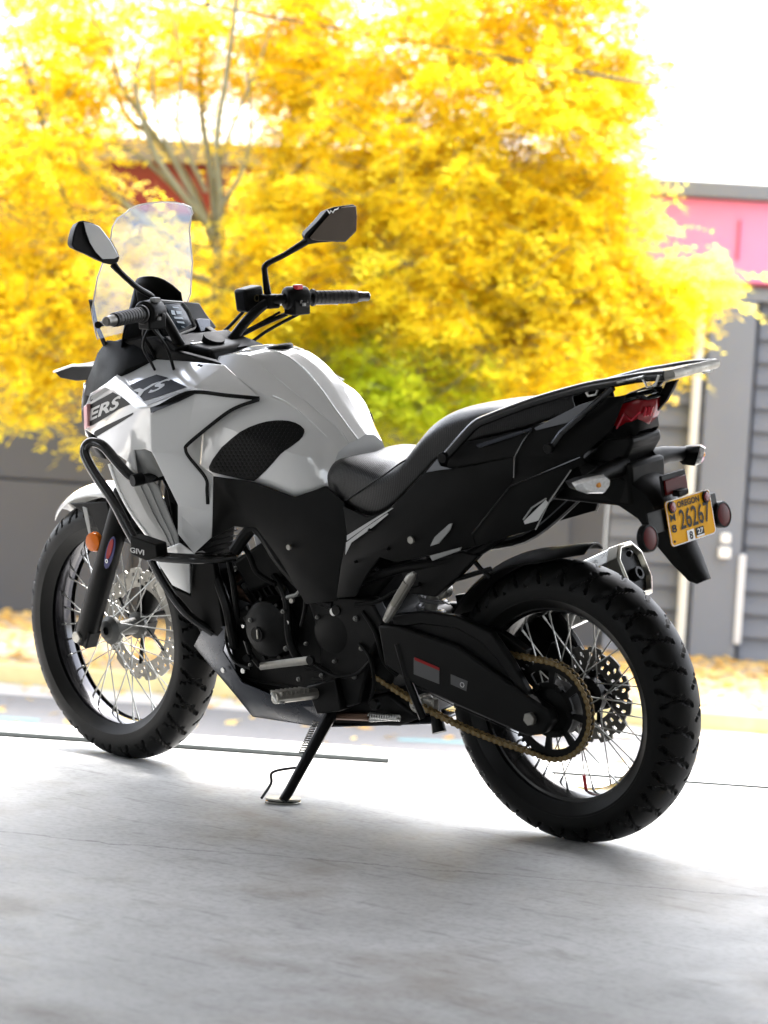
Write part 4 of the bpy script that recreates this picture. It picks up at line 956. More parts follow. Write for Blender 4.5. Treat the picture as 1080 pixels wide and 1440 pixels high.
# plate: frame (origin bottom-left), facing rearward
TL, TR, BR, BL = PX(930,705.5,-.331), PX(1001.5,688,-.331), PX(1012.5,745,-.349), PX(942,769.5,-.349)
TL.y, BL.y = .088, .088; TR.y, BR.y = -.088, -.088
cz_ = P(971, 728, 0)
ctr = cz_; tilt = R(9.3)
eu = V((0, -1, 0)); ev = V((math.sin(tilt), 0, math.cos(tilt))); en = eu.cross(ev).normalized()
if en.x > 0: en = -en
PWd, PHt = .178, .102
def PT(u, v, off=0): return ctr + eu*((u-.5)*PWd) + ev*((v-.5)*PHt) + en*off
def rrect(u0, v0, u1, v1, r_, off=0, n=5):
    out = []
    for (cu, cv, a0) in ((u1-r_/PWd, v1-r_/PHt, 0), (u0+r_/PWd, v1-r_/PHt, 90), (u0+r_/PWd, v0+r_/PHt, 180), (u1-r_/PWd, v0+r_/PHt, 270)):
        for k in range(n+1):
            a = R(a0+90*k/n); out.append(PT(cu+r_/PWd*math.cos(a), cv+r_/PHt*math.sin(a), off))
    return out
mb = MB(); mb.prism(rrect(0, 0, 1, 1, .010), en*-.0015); plate = mb.build('number_plate', PLY, bike, bevel=.0004)
mb = MB(); ring_o = rrect(0, 0, 1, 1, .010, .0012); ring_i = rrect(.012, .02, .988, .98, .009, .0012)
mb.grid([ring_o, ring_i], close=True); mb.build('plate_border', WHT, plate, smooth=False)
def ptext(body, u0, v0, u1, v1, m=INK, off=.0016, sh=0, th=.02): return textquad('plate_lettering', body, [PT(u0, v0, off), PT(u1, v0, off), PT(u1, v1, off), PT(u0, v1, off)], m, plate, sh, th)
ptext('OREGON', .24, .79, .74, .93, th=.035)
ptext('26267', .25, .30, .93, .75, th=.012)
ptext('M', .05, .54, .17, .70, th=.03); ptext('8', .05, .29, .16, .47, th=.03)
mb = MB(); mb.add(rrect(.36, .02, .52, .25, .002, .0017), [tuple(range(24))]); mb.build('month_sticker', WHT, plate, smooth=False)
mb = MB(); mb.add(rrect(.56, .08, .74, .25, .002, .0017), [tuple(range(24))]); mb.build('year_sticker', INK, plate, smooth=False)
mb = MB(); mb.add(rrect(.56, .04, .74, .08, .001, .0017), [tuple(range(24))]); mb.build('year_sticker_foot', WHT, plate, smooth=False)
ptext('8', .40, .04, .48, .22, off=.0022, th=.03); ptext('27', .59, .11, .72, .22, m=WHT, off=.0022, th=.02)
for (u, v) in ((.115, .85), (.885, .85)):
    mb = MB(); mb.lathe([(1e-4, .007), (.009, .0065), (.011, .004), (.0115, 0), (1e-4, 0)], PT(u, v, .0015), en, 20); mb.build('plate_reflector_bolt', RED, plate)
    mb = MB(); mb.lathe([(.0105, .0045), (.0135, .004), (.0135, 0), (.0105, 0)], PT(u, v, .0013), en, 20); mb.build('bolt_collar', BLK, plate)
mb = MB(); mb.disc(PT(.07, .10, .0005), en, .003, .002, 10); mb.build('plate_rivet', INK, plate)
mb = MB(); mb.prism(rrect(-.36, .38, 1.18, .86, .004, -.006), en*-.004); mb.build('plate_bracket', BLKM, bike, bevel=.001)
# round red reflectors on the bracket ends, small bar reflector above
for u in (-.43, 1.24):
    mb = MB(); mb.lathe([(1e-4, .006), (.020, .006), (.027, .004), (.0285, 0), (.0285, -.008), (1e-4, -.008)], PT(u, .34, -.004), en, 28); mb.build('side_reflector', [REFR], bike)
    mb = MB(); mb.lathe([(.0262, .0062), (.030, .005), (.031, 0), (.031, -.010), (1e-4, -.010)], PT(u, .34, -.004), en, 28); mb.build('reflector_housing', BLK, bike)
c = P(950, 682, 0)
mb = MB(); mb.box(c, (.006, .085, .034), Matrix.Rotation(R(8), 3, 'Y')); mb.build('bar_reflector', REFR, bike, bevel=.002)
mb = MB(); mb.box(c+V((.006, 0, .004)), (.008, .095, .048), Matrix.Rotation(R(8), 3, 'Y')); mb.build('bar_reflector_holder', BLK, bike, bevel=.002)
mb = MB(); mb.box(PT(.5, 1.08, -.016), (.02, .04, .014)); mb.build('plate_lamp', BLK, bike, bevel=.003)
# indicators
lens = [(804,679,.255), (820,672.5,.235), (848,667,.195), (856,673,.180), (855,683,.178), (847,694,.185), (825,694,.225), (811,689,.245)]
for sgn in (1, -1):
    f_ = (lambda p: p) if sgn > 0 else right
    q = [f_(P(*v)) for v in lens]; c = sum(q, V((0, 0, 0)))/len(q)
    back = [p+V((.045, -sgn*.012, .004)) for p in q]
    front = [c+(p-c)*.75+V((-.014, 0, 0)) for p in q]
    mb = MB(); mb.grid([q, front], close=True); mb.f.append(tuple(range(len(q), 2*len(q)))); ln = mb.build('indicator_lens', CLR, bike, ang=30, solid=.002, orient=(-1, 0, 0))
    mb = MB(); mb.grid([[p+V((.001, 0, 0)) for p in q], [c+(p-c)*.9+V((.03, -sgn*.008, 0)) for p in q], [c+(p-c)*.4+V((.05, -sgn*.014, 0)) for p in q]], close=True); mb.build('indicator_body', BLK, bike, ang=40)
    mb = MB(); mb.lathe([(1e-4, .006), (.006, .004), (.007, -.004), (1e-4, -.008)], c+V((-.013, -sgn*.004, 0)), (-1, 0, 0), 12); mb.build('indicator_bulb', BULB, ln)
    a = f_(P(872, 668, .13)); mb = MB()
    mb.tube([c+V((.025, -sgn*.02, .002)), V((c.x+.03, sgn*.12, c.z+.01)), V((c.x+.03, sgn*.05, c.z+.012))], [.016, .02, .024], 12); mb.build('indicator_stalk', BLK, bike)
# ------------------------------------------------------------------ engine
def slab(name, pts, y0, y1, m, bev=.006, parent=None, mirror=False):
    q = [P(x, y, y1) for x, y in pts]; b = MB(); b.prism(q, (0, y0-y1, 0)); return b.build(name, m, parent or bike, bevel=bev, mirror=mirror)
engine = slab('engine_case', [(315,880),(335,855),(380,845),(430,830),(500,835),(545,865),(560,920),(545,975),(470,985),(380,980),(330,950)], -.13, .10, CAST, .012)
# cylinder and head, tilted forward
slab('cylinder', [(345,830),(400,800),(440,850),(395,870)], -.10, .07, CAST, .006)
slab('cylinder_head', [(325,790),(385,750),(410,790),(400,815),(350,835)], -.11, .09, CAST, .01)
for k in range(4):
    t = k/3; a = P(352+36*t, 808-22*t, .082); mb = MB(); mb.box(a, (.10, .012, .006), Matrix.Rotation(R(35), 3, 'Y')); mb.build('cooling_fin', CAST, engine)
mb = MB(); c = P(375, 885, .135); mb.lathe([(1e-4, .014), (.028, .014), (.034, .010), (.055, .008), (.070, 0), (.076, -.012), (.078, -.045), (1e-4, -.045)], c, (0, 1, 0), 40); gc = mb.build('generator_cover', CAST, engine)
mb = MB(); mb.disc(P(362,892,.150), (0, 1, 0), .019, .004, 24); mb.build('inspection_plug', BLKM, gc)
mb = MB(); mb.box(P(362,892,.156), (.004, .004, .022)); mb.build('plug_slot', ALU, gc)
for k in range(9):
    a = 2*math.pi*k/9; mb = MB(); mb.disc(c+V((math.cos(a)*.076, -.008, math.sin(a)*.076)), (0, 1, 0), .0055, .012, 8); mb.build('cover_bolt', STEEL if k % 4 == 0 else CAST, gc)
mb = MB(); c = P(470,890,.12); mb.lathe([(1e-4, .012), (.045, .012), (.058, .006), (.062, -.004), (.062, -.03), (1e-4, -.03)], c, (0, 1, 0), 36); mb.build('sprocket_cover', CAST, engine)
mb = MB(); mb.disc(P(470,860,.135), (0, 1, 0), .010, .006, 14); mb.build('cover_bolt', STEEL, engine)
mb = MB(); mb.disc(P(474,858,.165), (0, 1, 0), .013, .006, 16); mb.build('swingarm_pivot_bolt', CAST, bike)
# frame plate by the swing-arm pivot
slab('frame_plate', [(430,838),(474,838),(520,842),(540,880),(520,925),(505,990),(470,1000),(452,990),(450,900)], .09, .13, BLKM, .006)
mb = MB(); mb.tube([P(385,810,.10), P(402,840,.12), P(408,900,.135), P(425,930,.135), P(470,945,.12)], .011, 10, smooth=6); mb.build('coolant_hose', BLK, bike)
mb = MB(); mb.tube([P(300,800,.13), P(318,850,.135), P(326,890,.13), P(330,910,.12)], .013, 10, smooth=6); mb.build('frame_downtube', BLKM, bike, mirror=True)
mb = MB(); mb.tube([P(320,780,.12), P(328,820,.149), P(334,868,.12)], .008, 10, smooth=6); mb.build('radiator_hose', BLK, bike)
mb = MB(); mb.tube([P(330,775,.16), P(360,742,.15), P(395,790,.15), P(432,830,.13), P(470,850,.12)], .016, 10, smooth=4); mb.build('frame_tube', BLKM, bike, mirror=True)
for k, (x, y) in enumerate(((408, 769), (412, 844), (303, 859))):
    mb = MB(); mb.disc(P(x, y, .17 if k == 0 else .12), (0, 1, 0), .007, .008, 10); mb.build('frame_bolt', ALU, bike)
# exhaust headers, heat tinted
for y in (.045, -.045):
    mb = MB(); mb.tube([P(345,800,y), P(330,812,y), P(338,832,y), P(368,850,y*.8), P(390,905,y*.5)], .017, 12, smooth=8); mb.build('exhaust_header', PIPE, bike)
mb = MB(); mb.tube([P(318,820,.06), P(330,800,.06), P(345,792,.06)], .015, 10, smooth=5); mb.build('header_elbow', BLKM, bike)
# radiator, dark core between the fork and the engine
mb = MB(); mb.box((1.16, 0, .66), (.03, .26, .26), Matrix.Rotation(R(-12), 3, 'Y')); mb.build('radiator', BLK, bike, bevel=.006)
mb = MB()
for k in range(16): mb.box((1.143-.0, 0, .56+.0135*k), (.004, .24, .003), Matrix.Rotation(R(-12), 3, 'Y'))
mb.build('radiator_fins', CAST, bike, kind='stuff')
slab('battery_box', [(465,720),(540,735),(560,800),(520,850),(470,850)], -.10, .10, BLK, .01)
slab('airbox', [(310,690),(410,702),(470,700),(480,800),(420,800),(380,750),(320,740)], -.12, .12, BLK, .01)
# gear lever and its rubber toe piece, clutch arm
mb = MB(); a, b_ = P(366,937,.185), P(438,928,.185); mb.tube([a, a.lerp(b_, .2), b_], [.0095, .0095, .0105], 10, flat=.6); gl_ = mb.build('gear_linkage', ALU, bike)
mb = MB(); mb.disc(P(438,928,.192), (0, 1, 0), .012, .008, 12); mb.build('linkage_joint', BLKM, gl_)
mb = MB(); mb.tube([P(366,937,.185), P(352,920,.19), P(346,900,.2)], .007, 8); mb.build('gear_lever', BLKM, bike)
mb = MB(); mb.tube([P(350,925,.18), P(346,926,.235)], .009, 10); mb.build('lever_rubber', BLK, bike)
# rider footpeg with toothed plate
mb = MB(); a, b_ = P(386,982,.27), P(444,975,.15); mb.tube([a, b_], .014, 10, flat=1); peg = mb.build('footpeg', ALU, bike)
for k in range(7):
    p = a.lerp(b_, .06+.11*k); mb = MB(); mb.box(p+V((0, 0, .012)), (.036, .004, .012)); mb.build('peg_tooth', ALU, peg)
slab('peg_bracket', [(430,965),(470,955),(480,1000),(445,1005)], .10, .15, BLKM, .004)
mb = MB(); a, b_ = P(382,974,.27), P(390,987,.27); mb.tube([a, b_, P(400,988,.25)], .004, 8); mb.build('peg_feeler', STEEL, peg)
# skid plate
skp = [(272,908,.10), (285,884,.12), (322,880,.13), (313,915,.14), (340,960,.14), (400,985,.13), (455,985,.12), (462,1010,.11), (450,1022,.09), (355,1007,.10), (330,975,.12)]
b = MB(); b.add(pts3(*skp), [(0, 1, 2, 3), (0, 3, 4, 10), (10, 4, 5, 9), (9, 5, 6, 7, 8)])
b.build('skid_plate_side', SKID, bike, ang=10, solid=.004, bevel=.0012, orient=(0, 1, 0), mirror=True)
c1 = [P(272,908,.10), P(330,977,.12), P(355,1008,.10), P(452,1023,.09), P(560,1020,.08), P(610,1018,.07)]
b = MB(); b.grid([[V((p.x, u*abs(p.y), p.z)) for u in (-1, -.5, 0, .5, 1)] for p in c1]); b.build('skid_plate', SKID, bike, ang=15, solid=.004, bevel=.001, orient=(0, 0, -1))
slab('engine_guard', [(330,940),(380,980),(460,985),(545,975),(590,1010),(560,1022),(470,1020),(400,1012),(355,1004)], -.08, .085, BLKM, .008)
for (x, y) in ((315, 942), (343, 943)):
    mb = MB(); mb.disc(P(x, y, .142), (0, 1, 0), .007, .006, 10); mb.build('skid_bolt', STEEL, bike)

# ------------------------------------------------------------------ side stand
zr = ML.transposed()
foot = zr @ G(398, 1128, 0.012)
piv = P(468, 1000, .105)
mb = MB(); mb.tube([piv, piv.lerp(foot, .9), foot+V((0, 0, .004))], [.017, .013, .012], 12, flat=.8); stand = mb.build('side_stand', BLKM, bike)
mb = MB(); q = []
fx = (zr @ (G(425, 1129, 0) - G(398, 1129, 0))).normalized(); fy = (zr @ V((0, 0, 1))).cross(fx).normalized(); fz = zr @ V((0, 0, 1))
for k in range(14):
    a = 2*math.pi*k/14; q.append(zr @ G(398, 1129, 0.0) + fx*(.046*math.cos(a)) + fy*(.036*math.sin(a)) + fz*.001)
mb.prism(q, fz*.004); fp = mb.build('stand_foot', ALU, stand, bevel=.001)
mb = MB(); mb.prism([p+fz*.007 for p in q], fz*.005); mb.build('foot_plate', ALU, stand, bevel=.001)
mb = MB(); mb.prism([zr @ G(398, 1129, 0.0)+(p-zr @ G(398, 1129, 0.0))*.8+fz*.004 for p in q], fz*.004); mb.build('foot_pad', BLK, stand)
a = piv.lerp(foot, .12)+V((.03, .005, 0)); b_ = piv.lerp(foot, .47)+V((.02, .008, 0))
mb = MB(); pts = []
for k in range(14*8+1):
    t = k/(14*8); g = 2*math.pi*k/8; pts.append(a.lerp(b_, t)+V((math.cos(g)*.007, math.sin(g)*.007, 0)))
mb.tube(pts, .0018, 5); mb.build('stand_spring', DISC, stand)
a = piv.lerp(foot, .62)+V((.008, .004, 0)); b_ = foot+V((.03, .01, .0)); mb = MB(); mb.tube([a, a+V((.075, .01, -.02)), a+V((.082, .012, -.05)), b_+V((.03, 0, .004))], .0035, 8, smooth=6); mb.build('stand_tang', BLKM, stand)

# ------------------------------------------------------------------ swing-arm, linkage, shock
for sgn in (1, -1):
    y0 = .095 if sgn > 0 else -.095
    q = [P(x, y, .146) for x, y in ((530,878),(560,880),(640,908),(700,950),(748,984),(770,998),(776,1016),(764,1033),(740,1036),(690,1014),(640,992),(590,968),(540,936))]
    q = [V((p.x, sgn*.146, p.z)) for p in q]; mb = MB(); mb.prism(q, (0, -sgn*.034, 0)); sw = mb.build('swing_arm', BLKM, bike, bevel=.007)
    q = [P(x, y, .136) for x, y in ((548,866),(590,860),(640,866),(690,890),(718,930),(748,984),(728,970),(700,930),(676,904),(640,884),(590,878),(556,884))]
    q = [V((p.x, sgn*.136, p.z)) for p in q]; mb = MB(); mb.prism(q, (0, -sgn*.022, 0)); mb.build('swing_arm_brace', BLKM, bike, bevel=.004)
    q = [V((p.x, sgn*.128, p.z)) for p in (P(x, y, .128) for x, y in ((552,868),(640,872),(690,900),(716,940),(744,984),(700,955),(640,915),(556,888)))]; mb = MB(); mb.prism(q, (0, -sgn*.012, 0)); mb.build('swing_arm_web', BLKM, bike, bevel=.002)
    mb = MB(); ac = V((RC.x+.006, sgn*.148, RC.z)); ac2 = P(748, 1010, .148); ac2 = V((ac2.x, sgn*.148, ac2.z)); mb.disc(ac2, (0, sgn, 0), .016, .014, 6 if sgn > 0 else 20); mb.build('axle_nut', ALU, bike)
    mb = MB(); mb.tube([V((ac2.x, -sgn*.03, ac2.z)), ac2], .011, 12); mb.build('rear_axle', STEEL, bike)
mb = MB(); mb.tube([V((P(545,895,.12).x, -.11, P(545,895,.12).z)), P(545,895,.12)], .035, 18); mb.build('swing_arm_pivot', BLKM, bike)
# warning label and oval mark on the arm
mb = MB(); mb.prism(pts3((582,925,.1465), (618,940,.1465), (618,962,.1465), (582,948,.1465)), (0, .0008, 0)); lb = mb.build('warning_label', mat('label grey', (.05, .05, .05), .4), bike)
mb = MB(); mb.prism(pts3((583,924,.1472), (618,939,.1472), (618,943,.1472), (583,928,.1472)), (0, .0006, 0)); mb.build('label_header', REDS, lb)
mb = MB(); mb.prism(pts3((634,948,.1465), (658,958,.1465), (656,972,.1465), (634,962,.1465)), (0, .0008, 0)); lb2 = mb.build('tyre_label', MATS['label grey'], bike)
mb = MB(); mb.lathe([(.0045, 0), (.0065, 0), (.0065, .0006), (.0045, .0006)], P(650,963,.1475), (0, 1, 0), 16); mb.build('label_ring', LGREY, lb2)
mb = MB(); mb.tube([P(590,968,.149), P(640,993,.149), P(690,1015,.149), P(738,1036,.149)], .0012, 5); mb.build('arm_seam', CAST, bike)
# chain guard over the top run
mb = MB(); mb.prism(pts3((580,872,.09), (640,868,.09), (705,890,.09), (740,915,.09), (735,925,.09), (690,905,.09), (640,884,.09), (585,888,.09)), (0, -.025, 0)); mb.build('chain_guard', BLK, bike, bevel=.003)
# rear hugger
rows = []
for i in range(19):
    t = i/18; a = R(101-72*t); r_ = .366+.026*max(0, 1-t*4.5)**1.3; w_ = .088-.05*max(0, 1-t*5)**1.2
    rows.append([RC+V((math.cos(a)*(r_-.02*u*u), u*w_, math.sin(a)*(r_-.02*u*u))) for u in [-1+2*j/8 for j in range(9)]])
mb = MB(); mb.grid(rows); mb.build('rear_hugger', BLK, bike, ang=50, solid=.004, orient=(0, 0, 1), bevel=.001)
# shock absorber with spring
a, b_ = V((.36, 0, .72)), V((.44, 0, .40))
mb = MB(); mb.tube([a, b_], .016, 12); mb.build('shock_damper', ALU, bike)
mb = MB(); pts = []
for k in range(9*10+1):
    t = k/90; g = 2*math.pi*k/10; pts.append(a.lerp(b_, .1+.75*t)+V((math.cos(g)*.033, math.sin(g)*.033, 0)))
mb.tube(pts, .0055, 6); mb.build('shock_spring', mat('spring grey', (.12, .12, .12), .4), bike)
c = P(628, 828, .03); mb = MB(); mb.disc(c, (0, 1, 0), .022, .03, 14); mb.box(c+V((0, .03, .02)), (.02, .012, .05)); mb.build('shock_reservoir', ALU, bike, bevel=.002)
mb = MB(); mb.tube([P(608,818,.06), P(618,842,.06), P(632,850,.06)], .002, 6, smooth=5); mb.build('breather_wire', STEEL, bike)
mb = MB(); mb.disc(P(602,985,.05), (0, 1, 0), .02, .05, 14); mb.box(P(602,990,.08), (.05, .02, .03)); mb.build('suspension_link', ALU, bike, bevel=.003)
mb = MB(); mb.tube([P(612,1000,.05), P(618,1030,.06)], [.014, .018], 12); mb.build('suspension_rocker', BLKM, bike)
mb = MB(); mb.tube([P(560,905,.14), P(575,960,.14), P(595,1010,.13)], .010, 10); mb.build('brake_rod_guard', BLKM, bike)
mb = MB(); mb.tube([P(520,1012,.10), P(560,1010,.10)], .006, 8); pr = mb.build('centre_spring_rod', STEEL, bike)
pts = []
a, b_ = P(520,1006,.11), P(562,1010,.11)
for k in range(12*8+1):
    t = k/96; g = 2*math.pi*k/8; pts.append(a.lerp(b_, t)+V((0, math.cos(g)*.007, math.sin(g)*.007)))
mb = MB(); mb.tube(pts, .002, 5); mb.build('return_spring', STEEL, pr)
mb = MB(); mb.tube([P(470,1006,.10), P(520,1008,.10)], .011, 10); mb.build('stand_linkage', PIPE, bike)
mb = MB(); mb.tube([P(470,992,.11), P(490,985,.12), P(500,984,.12)], .002, 6); mb.build('link_wire', STEEL, bike)
# pillion peg hanging on its bracket
slab('pillion_bracket', [(560,795),(650,775),(672,782),(640,815),(612,840),(575,835)], .10, .125, BLKM, .004)
a, b_ = P(578,812,.20), P(545,868,.15); mb = MB(); mb.tube([P(583,806,.20), a, a.lerp(b_, .75), P(543,872,.15)], [.006, .012, .013, .009], 10); pp = mb.build('pillion_peg', ALU, bike)
mb = MB(); mb.tube([a.lerp(b_, .1)+V((0, .008, 0)), a.lerp(b_, .66)+V((0, .008, 0))], .009, 8, flat=.7); mb.build('peg_rubber', mat('peg rubber', (.16, .15, .12), .6), pp)
mb = MB(); mb.tube([P(640,815,.11), P(690,800,.11)], .006, 8); mb.tube([P(660,780,.11), P(676,800,.11), P(690,812,.11)], .006, 8); mb.build('exhaust_bracket', BLKM, bike)
# muffler on the right
mc = P(880, 806, -.19); mf = V((mc.x+.46, -.17, mc.z-.22))
d = (mf-mc).normalized(); a = V((0, 1, 0)); b2 = d.cross(a).normalized()
def hexa(c, s_): return [c + a*(s_*.051*x) + b2*(-s_*.067*z) for x, z in ((-.55, 1), (.55, 1), (1, .45), (1, -.55), (.5, -1), (-.5, -1), (-1, -.55), (-1, .45))]
mb = MB(); mb.grid([hexa(mf, .6), hexa(mf.lerp(mc, .15), 1), hexa(mc, 1)], close=True); muff = mb.build('muffler', STEEL, bike, ang=20, bevel=.003)
mb = MB(); mb.grid([hexa(mc, 1.03), hexa(mc-d*.03, 1.0), hexa(mc-d*.034, .86), hexa(mc-d*.02, .80)], close=True); mb.build('muffler_end_cap', mat('end cap', (.5, .48, .42), .28, metal=.9), muff, ang=20, bevel=.002)
mb = MB(); mb.grid([hexa(mc-d*.02, .82), hexa(mc-d*.021, .02)], close=True); mb.build('muffler_end_face', BLKM, muff, ang=20)
mb = MB(); mb.lathe([(.010, .0), (.016, .0), (.016, .018), (.010, .018), (.010, 0)], mc-d*.02-b2*.012, -d, 20); mb.build('muffler_outlet', CAST, muff)
mb = MB(); mb.tube([mf, mf+V((.12, .04, -.10)), V((.72, -.1, .22)), V((.95, -.06, .25)), P(390,905,-.03)], .02, 12, smooth=6); mb.build('exhaust_pipe', PIPE, bike)
mb = MB(); mb.disc(P(886,779,-.16), (.0, 1, .5), .008, .006, 12); mb.build('muffler_bolt', BLKM, muff)

# ------------------------------------------------------------------ drive chain
FS = P(482, 895, SY); FS = V((FS.x, SY, FS.z)); rF = .0358
RCc = V((RC.x, SY, RC.z))
dv = RCc-FS; D = math.hypot(dv.x, dv.z); base = math.atan2(dv.z, dv.x); off = math.asin((SR-rF)/D)
path = []
def arc(c, r_, a0, a1, n): return [c+V((r_*math.cos(a0+(a1-a0)*k/n), 0, r_*math.sin(a0+(a1-a0)*k/n))) for k in range(n+1)]
# FS is in front (+x), RC behind (x=0). tangent normals:
ua = math.pi/2 + 0   # built directly: top tangent then bottom tangent with a little sag
nt = V((0, 0, 1)); dirx = (FS-RCc).normalized(); nrm = V((-dirx.z, 0, dirx.x))
if nrm.z < 0: nrm = -nrm
be = math.asin((SR-rF)/D)
nT = nrm*math.cos(be) + dirx*math.sin(be); nB = -nrm*math.cos(be) + dirx*math.sin(be)
t0, t1 = FS+nT*rF, RCc+nT*SR; b0, b1 = RCc+nB*SR, FS+nB*rF
angT = math.atan2(nT.z, nT.x); angB = math.atan2(nB.z, nB.x)
angB2 = angB + 2*math.pi if angB < angT else angB
path += [t0.lerp(t1, k/40) for k in range(41)]
path += arc(RCc, SR, angT, angB2, 80)[1:]
path += [b0.lerp(b1, k/40)+V((0, 0, -.034*math.sin(math.pi*k/40))) for k in range(1, 41)]
a1_ = math.atan2(nB.z, nB.x); a2_ = angT if angT > a1_ else angT+2*math.pi
path += arc(FS, rF, a1_, a2_, 16)[1:]
seg = [0]
for i in range(1, len(path)): seg.append(seg[-1]+(path[i]-path[i-1]).length)
Lc = seg[-1]; NL = int(round(Lc/PITCH_C/2))*2; pit = Lc/NL
def at_len(s_):
    s_ = s_ % Lc; i = 0
    lo, hi = 0, len(seg)-1
    while hi-lo > 1:
        m_ = (lo+hi)//2
        if seg[m_] <= s_: lo = m_
        else: hi = m_
    return path[lo].lerp(path[hi], (s_-seg[lo])/max(1e-9, seg[hi]-seg[lo]))
mb = MB()
for k in range(NL): mb.tube([at_len(k*pit)+V((0, -.0095, 0)), at_len(k*pit)+V((0, .0095, 0))], .0035, 8)
chain = mb.build('drive_chain', mat('chain pins', (.20, .16, .09), .4, metal=.8), bike)
def linkmesh(w, yy, name):
    b = MB(); q = []
    for sx in (1, -1):
        for k in range(7):
            a = R(-90+180*k/6)*1 if sx > 0 else R(90+180*k/6)
            q.append(V((sx*pit/2+math.cos(a)*.0068, 0, math.sin(a)*.0068)))
    q2 = []
    for i, p in enumerate(q):
        q2.append(p)
        if i == 6: q2.append(V((0, 0, .0045)))
    q2.append(V((0, 0, -.0045)))
    for s_ in (1, -1): b.prism([p+V((0, s_*yy, 0)) for p in q2], (0, s_*w, 0))
    o = b.build(name, GOLD, None); me = o.data; bpy.data.objects.remove(o); return me
lm = [linkmesh(.0014, .0052, 'chain_link'), linkmesh(.0014, .0072, 'chain_link')]
for k in range(NL):
    a, b_ = at_len(k*pit), at_len((k+1)*pit); o = bpy.data.objects.new('chain_link', lm[k % 2]); col.objects.link(o)
    o.location = (a+b_)/2; o.rotation_euler = (0, -math.atan2((b_-a).z, (b_-a).x), 0); o.parent = chain
mb = MB(); mb.disc(FS+V((0, -.004, 0)), (0, 1, 0), rF, .008, 28); mb.build('front_sprocket', BLKM, bike)

# ------------------------------------------------------------------ crash bars
for sgn in (1, -1):
    f_ = (lambda p: p) if sgn > 0 else right
    tp = [(330,782,.14), (300,786,.19), (272,786,.235), (235,784,.262), (212,780,.275), (196,770,.284), (180,744,.29), (160,706,.295), (137,672,.297), (124,650,.296), (119,636,.292), (122,626,.285), (131,622,.275), (146,628,.268), (165,650,.258), (180,667,.25), (193,674,.24), (210,672,.215), (234,666,.17), (245,664,.15)]
    mb = MB(); mb.tube([f_(P(*q)) for q in tp], .0128, 14, smooth=4); cb = mb.build('crash_bar', TUBE, bike)
    mb = MB(); mb.tube([f_(P(186,676,.262)), f_(P(200,673,.235))], .0155, 14); mb.build('crash_bar_joint', BLKM, cb)
    mb = MB(); mb.tube([f_(P(212,786,.268)), f_(P(232,822,.23)), f_(P(262,862,.17)), f_(P(300,890,.12))], .011, 10, smooth=4); mb.build('crash_bar_brace', TUBE, cb)
    q = [f_(P(*v)) for v in ((182,754,.303), (193,757,.303), (219,766,.301), (221,784,.301), (205,789,.302), (184,780,.303))]
    mb = MB(); mb.prism(q, (0, -sgn*.04, 0)); gp = mb.build('crash_bar_clamp', BLK, cb, bevel=.003)
gpl = Plane((184,765,.3045), (217,772,.3025), (190,782,.3045))
textquad('clamp_lettering', 'GIVI', [gpl.pt(183,776.5,.001), gpl.pt(203,781,.001), gpl.pt(203,773.5,.001), gpl.pt(183,769,.001)], LGREY, bike, shear=.0, off=.03)
slab('radiator_guard', [(240,800),(300,792),(318,860),(322,905),(285,900)], -.10, .11, BLK, .006)
mb = MB(); mb.box(P(307,832,.135), (.03, .006, .014), Matrix.Rotation(R(10), 3, 'Y')); mb.build('guard_latch', SILV, bike, bevel=.001)

# ------------------------------------------------------------------ small engine-bay hardware: hoses, wiring, fasteners, brackets
def hose(pts, r_, name, m=BLK, sm=6):
    b = MB(); b.tube([P(*q) for q in pts], r_, 8, smooth=sm); return b.build(name, m, bike)
def bolt(x, y, yy, r_=.0055, m=STEEL, name='fastener', parent=None):
    b = MB(); c = P(x, y, yy); b.lathe([(1e-4, .006), (r_*.55, .006), (r_*.6, .003), (r_, .002), (r_*1.05, -.004), (1e-4, -.004)], c, (0, 1, 0), 8); return b.build(name, m, parent or bike)
DULL = mat('dull zinc', (.14, .14, .13), .45, metal=.8, rvar=.1)
hose([(340,760,.135), (352,785,.14), (362,806,.135), (388,822,.12)], .007, 'vacuum_hose')
hose([(410,760,.13), (424,800,.14), (430,845,.145), (424,880,.14)], .0055, 'breather_hose')
hose([(500,850,.14), (530,846,.14), (556,832,.135), (590,822,.13)], .005, 'brake_switch_wire')
hose([(436,930,.14), (470,950,.145), (500,948,.14), (520,930,.14)], .004, 'side_stand_wire')
hose([(322,868,.13), (318,900,.135), (330,930,.14), (352,940,.145)], .004, 'oxygen_sensor_wire')
hose([(510,860,.13), (528,890,.135), (540,930,.13), (560,950,.12)], .006, 'drain_hose')
hose([(505,905,.135), (520,925,.14), (526,960,.135), (520,990,.12)], .0045, 'overflow_hose')
for (x, y, yy) in ((330,800,.12), (352,872,.145), (398,860,.142), (402,912,.142), (430,905,.135), (446,868,.135), (500,870,.135), (508,912,.135), (470,930,.135), (452,950,.135), (352,935,.14), (420,955,.12), (498,952,.135), (440,838,.14)):
    bolt(x, y, yy, random.choice((.005, .006, .007)), DULL)
for (x, y, yy) in ((500,790,.173), (530,800,.172), (545,772,.173), (520,745,.173)): bolt(x, y, yy, .004, BLKM, 'cover_pin')
# starter and clutch release arm, cylinder fins
mb = MB(); mb.tube([P(420,845,.06), P(470,838,.06)], .026, 18); mb.build('starter_motor', CAST, engine)
mb = MB(); mb.tube([P(398,842,.12), P(418,836,.13), P(428,822,.13)], .006, 8); mb.build('clutch_release_arm', DULL, engine)
for k in range(7):
    t = k/6; a = P(352+42*t, 838-24*t-0, .074); mb = MB(); mb.box(a, (.085, .02, .004), Matrix.Rotation(R(-50), 3, 'Y')); mb.build('cylinder_fin', CAST, engine)
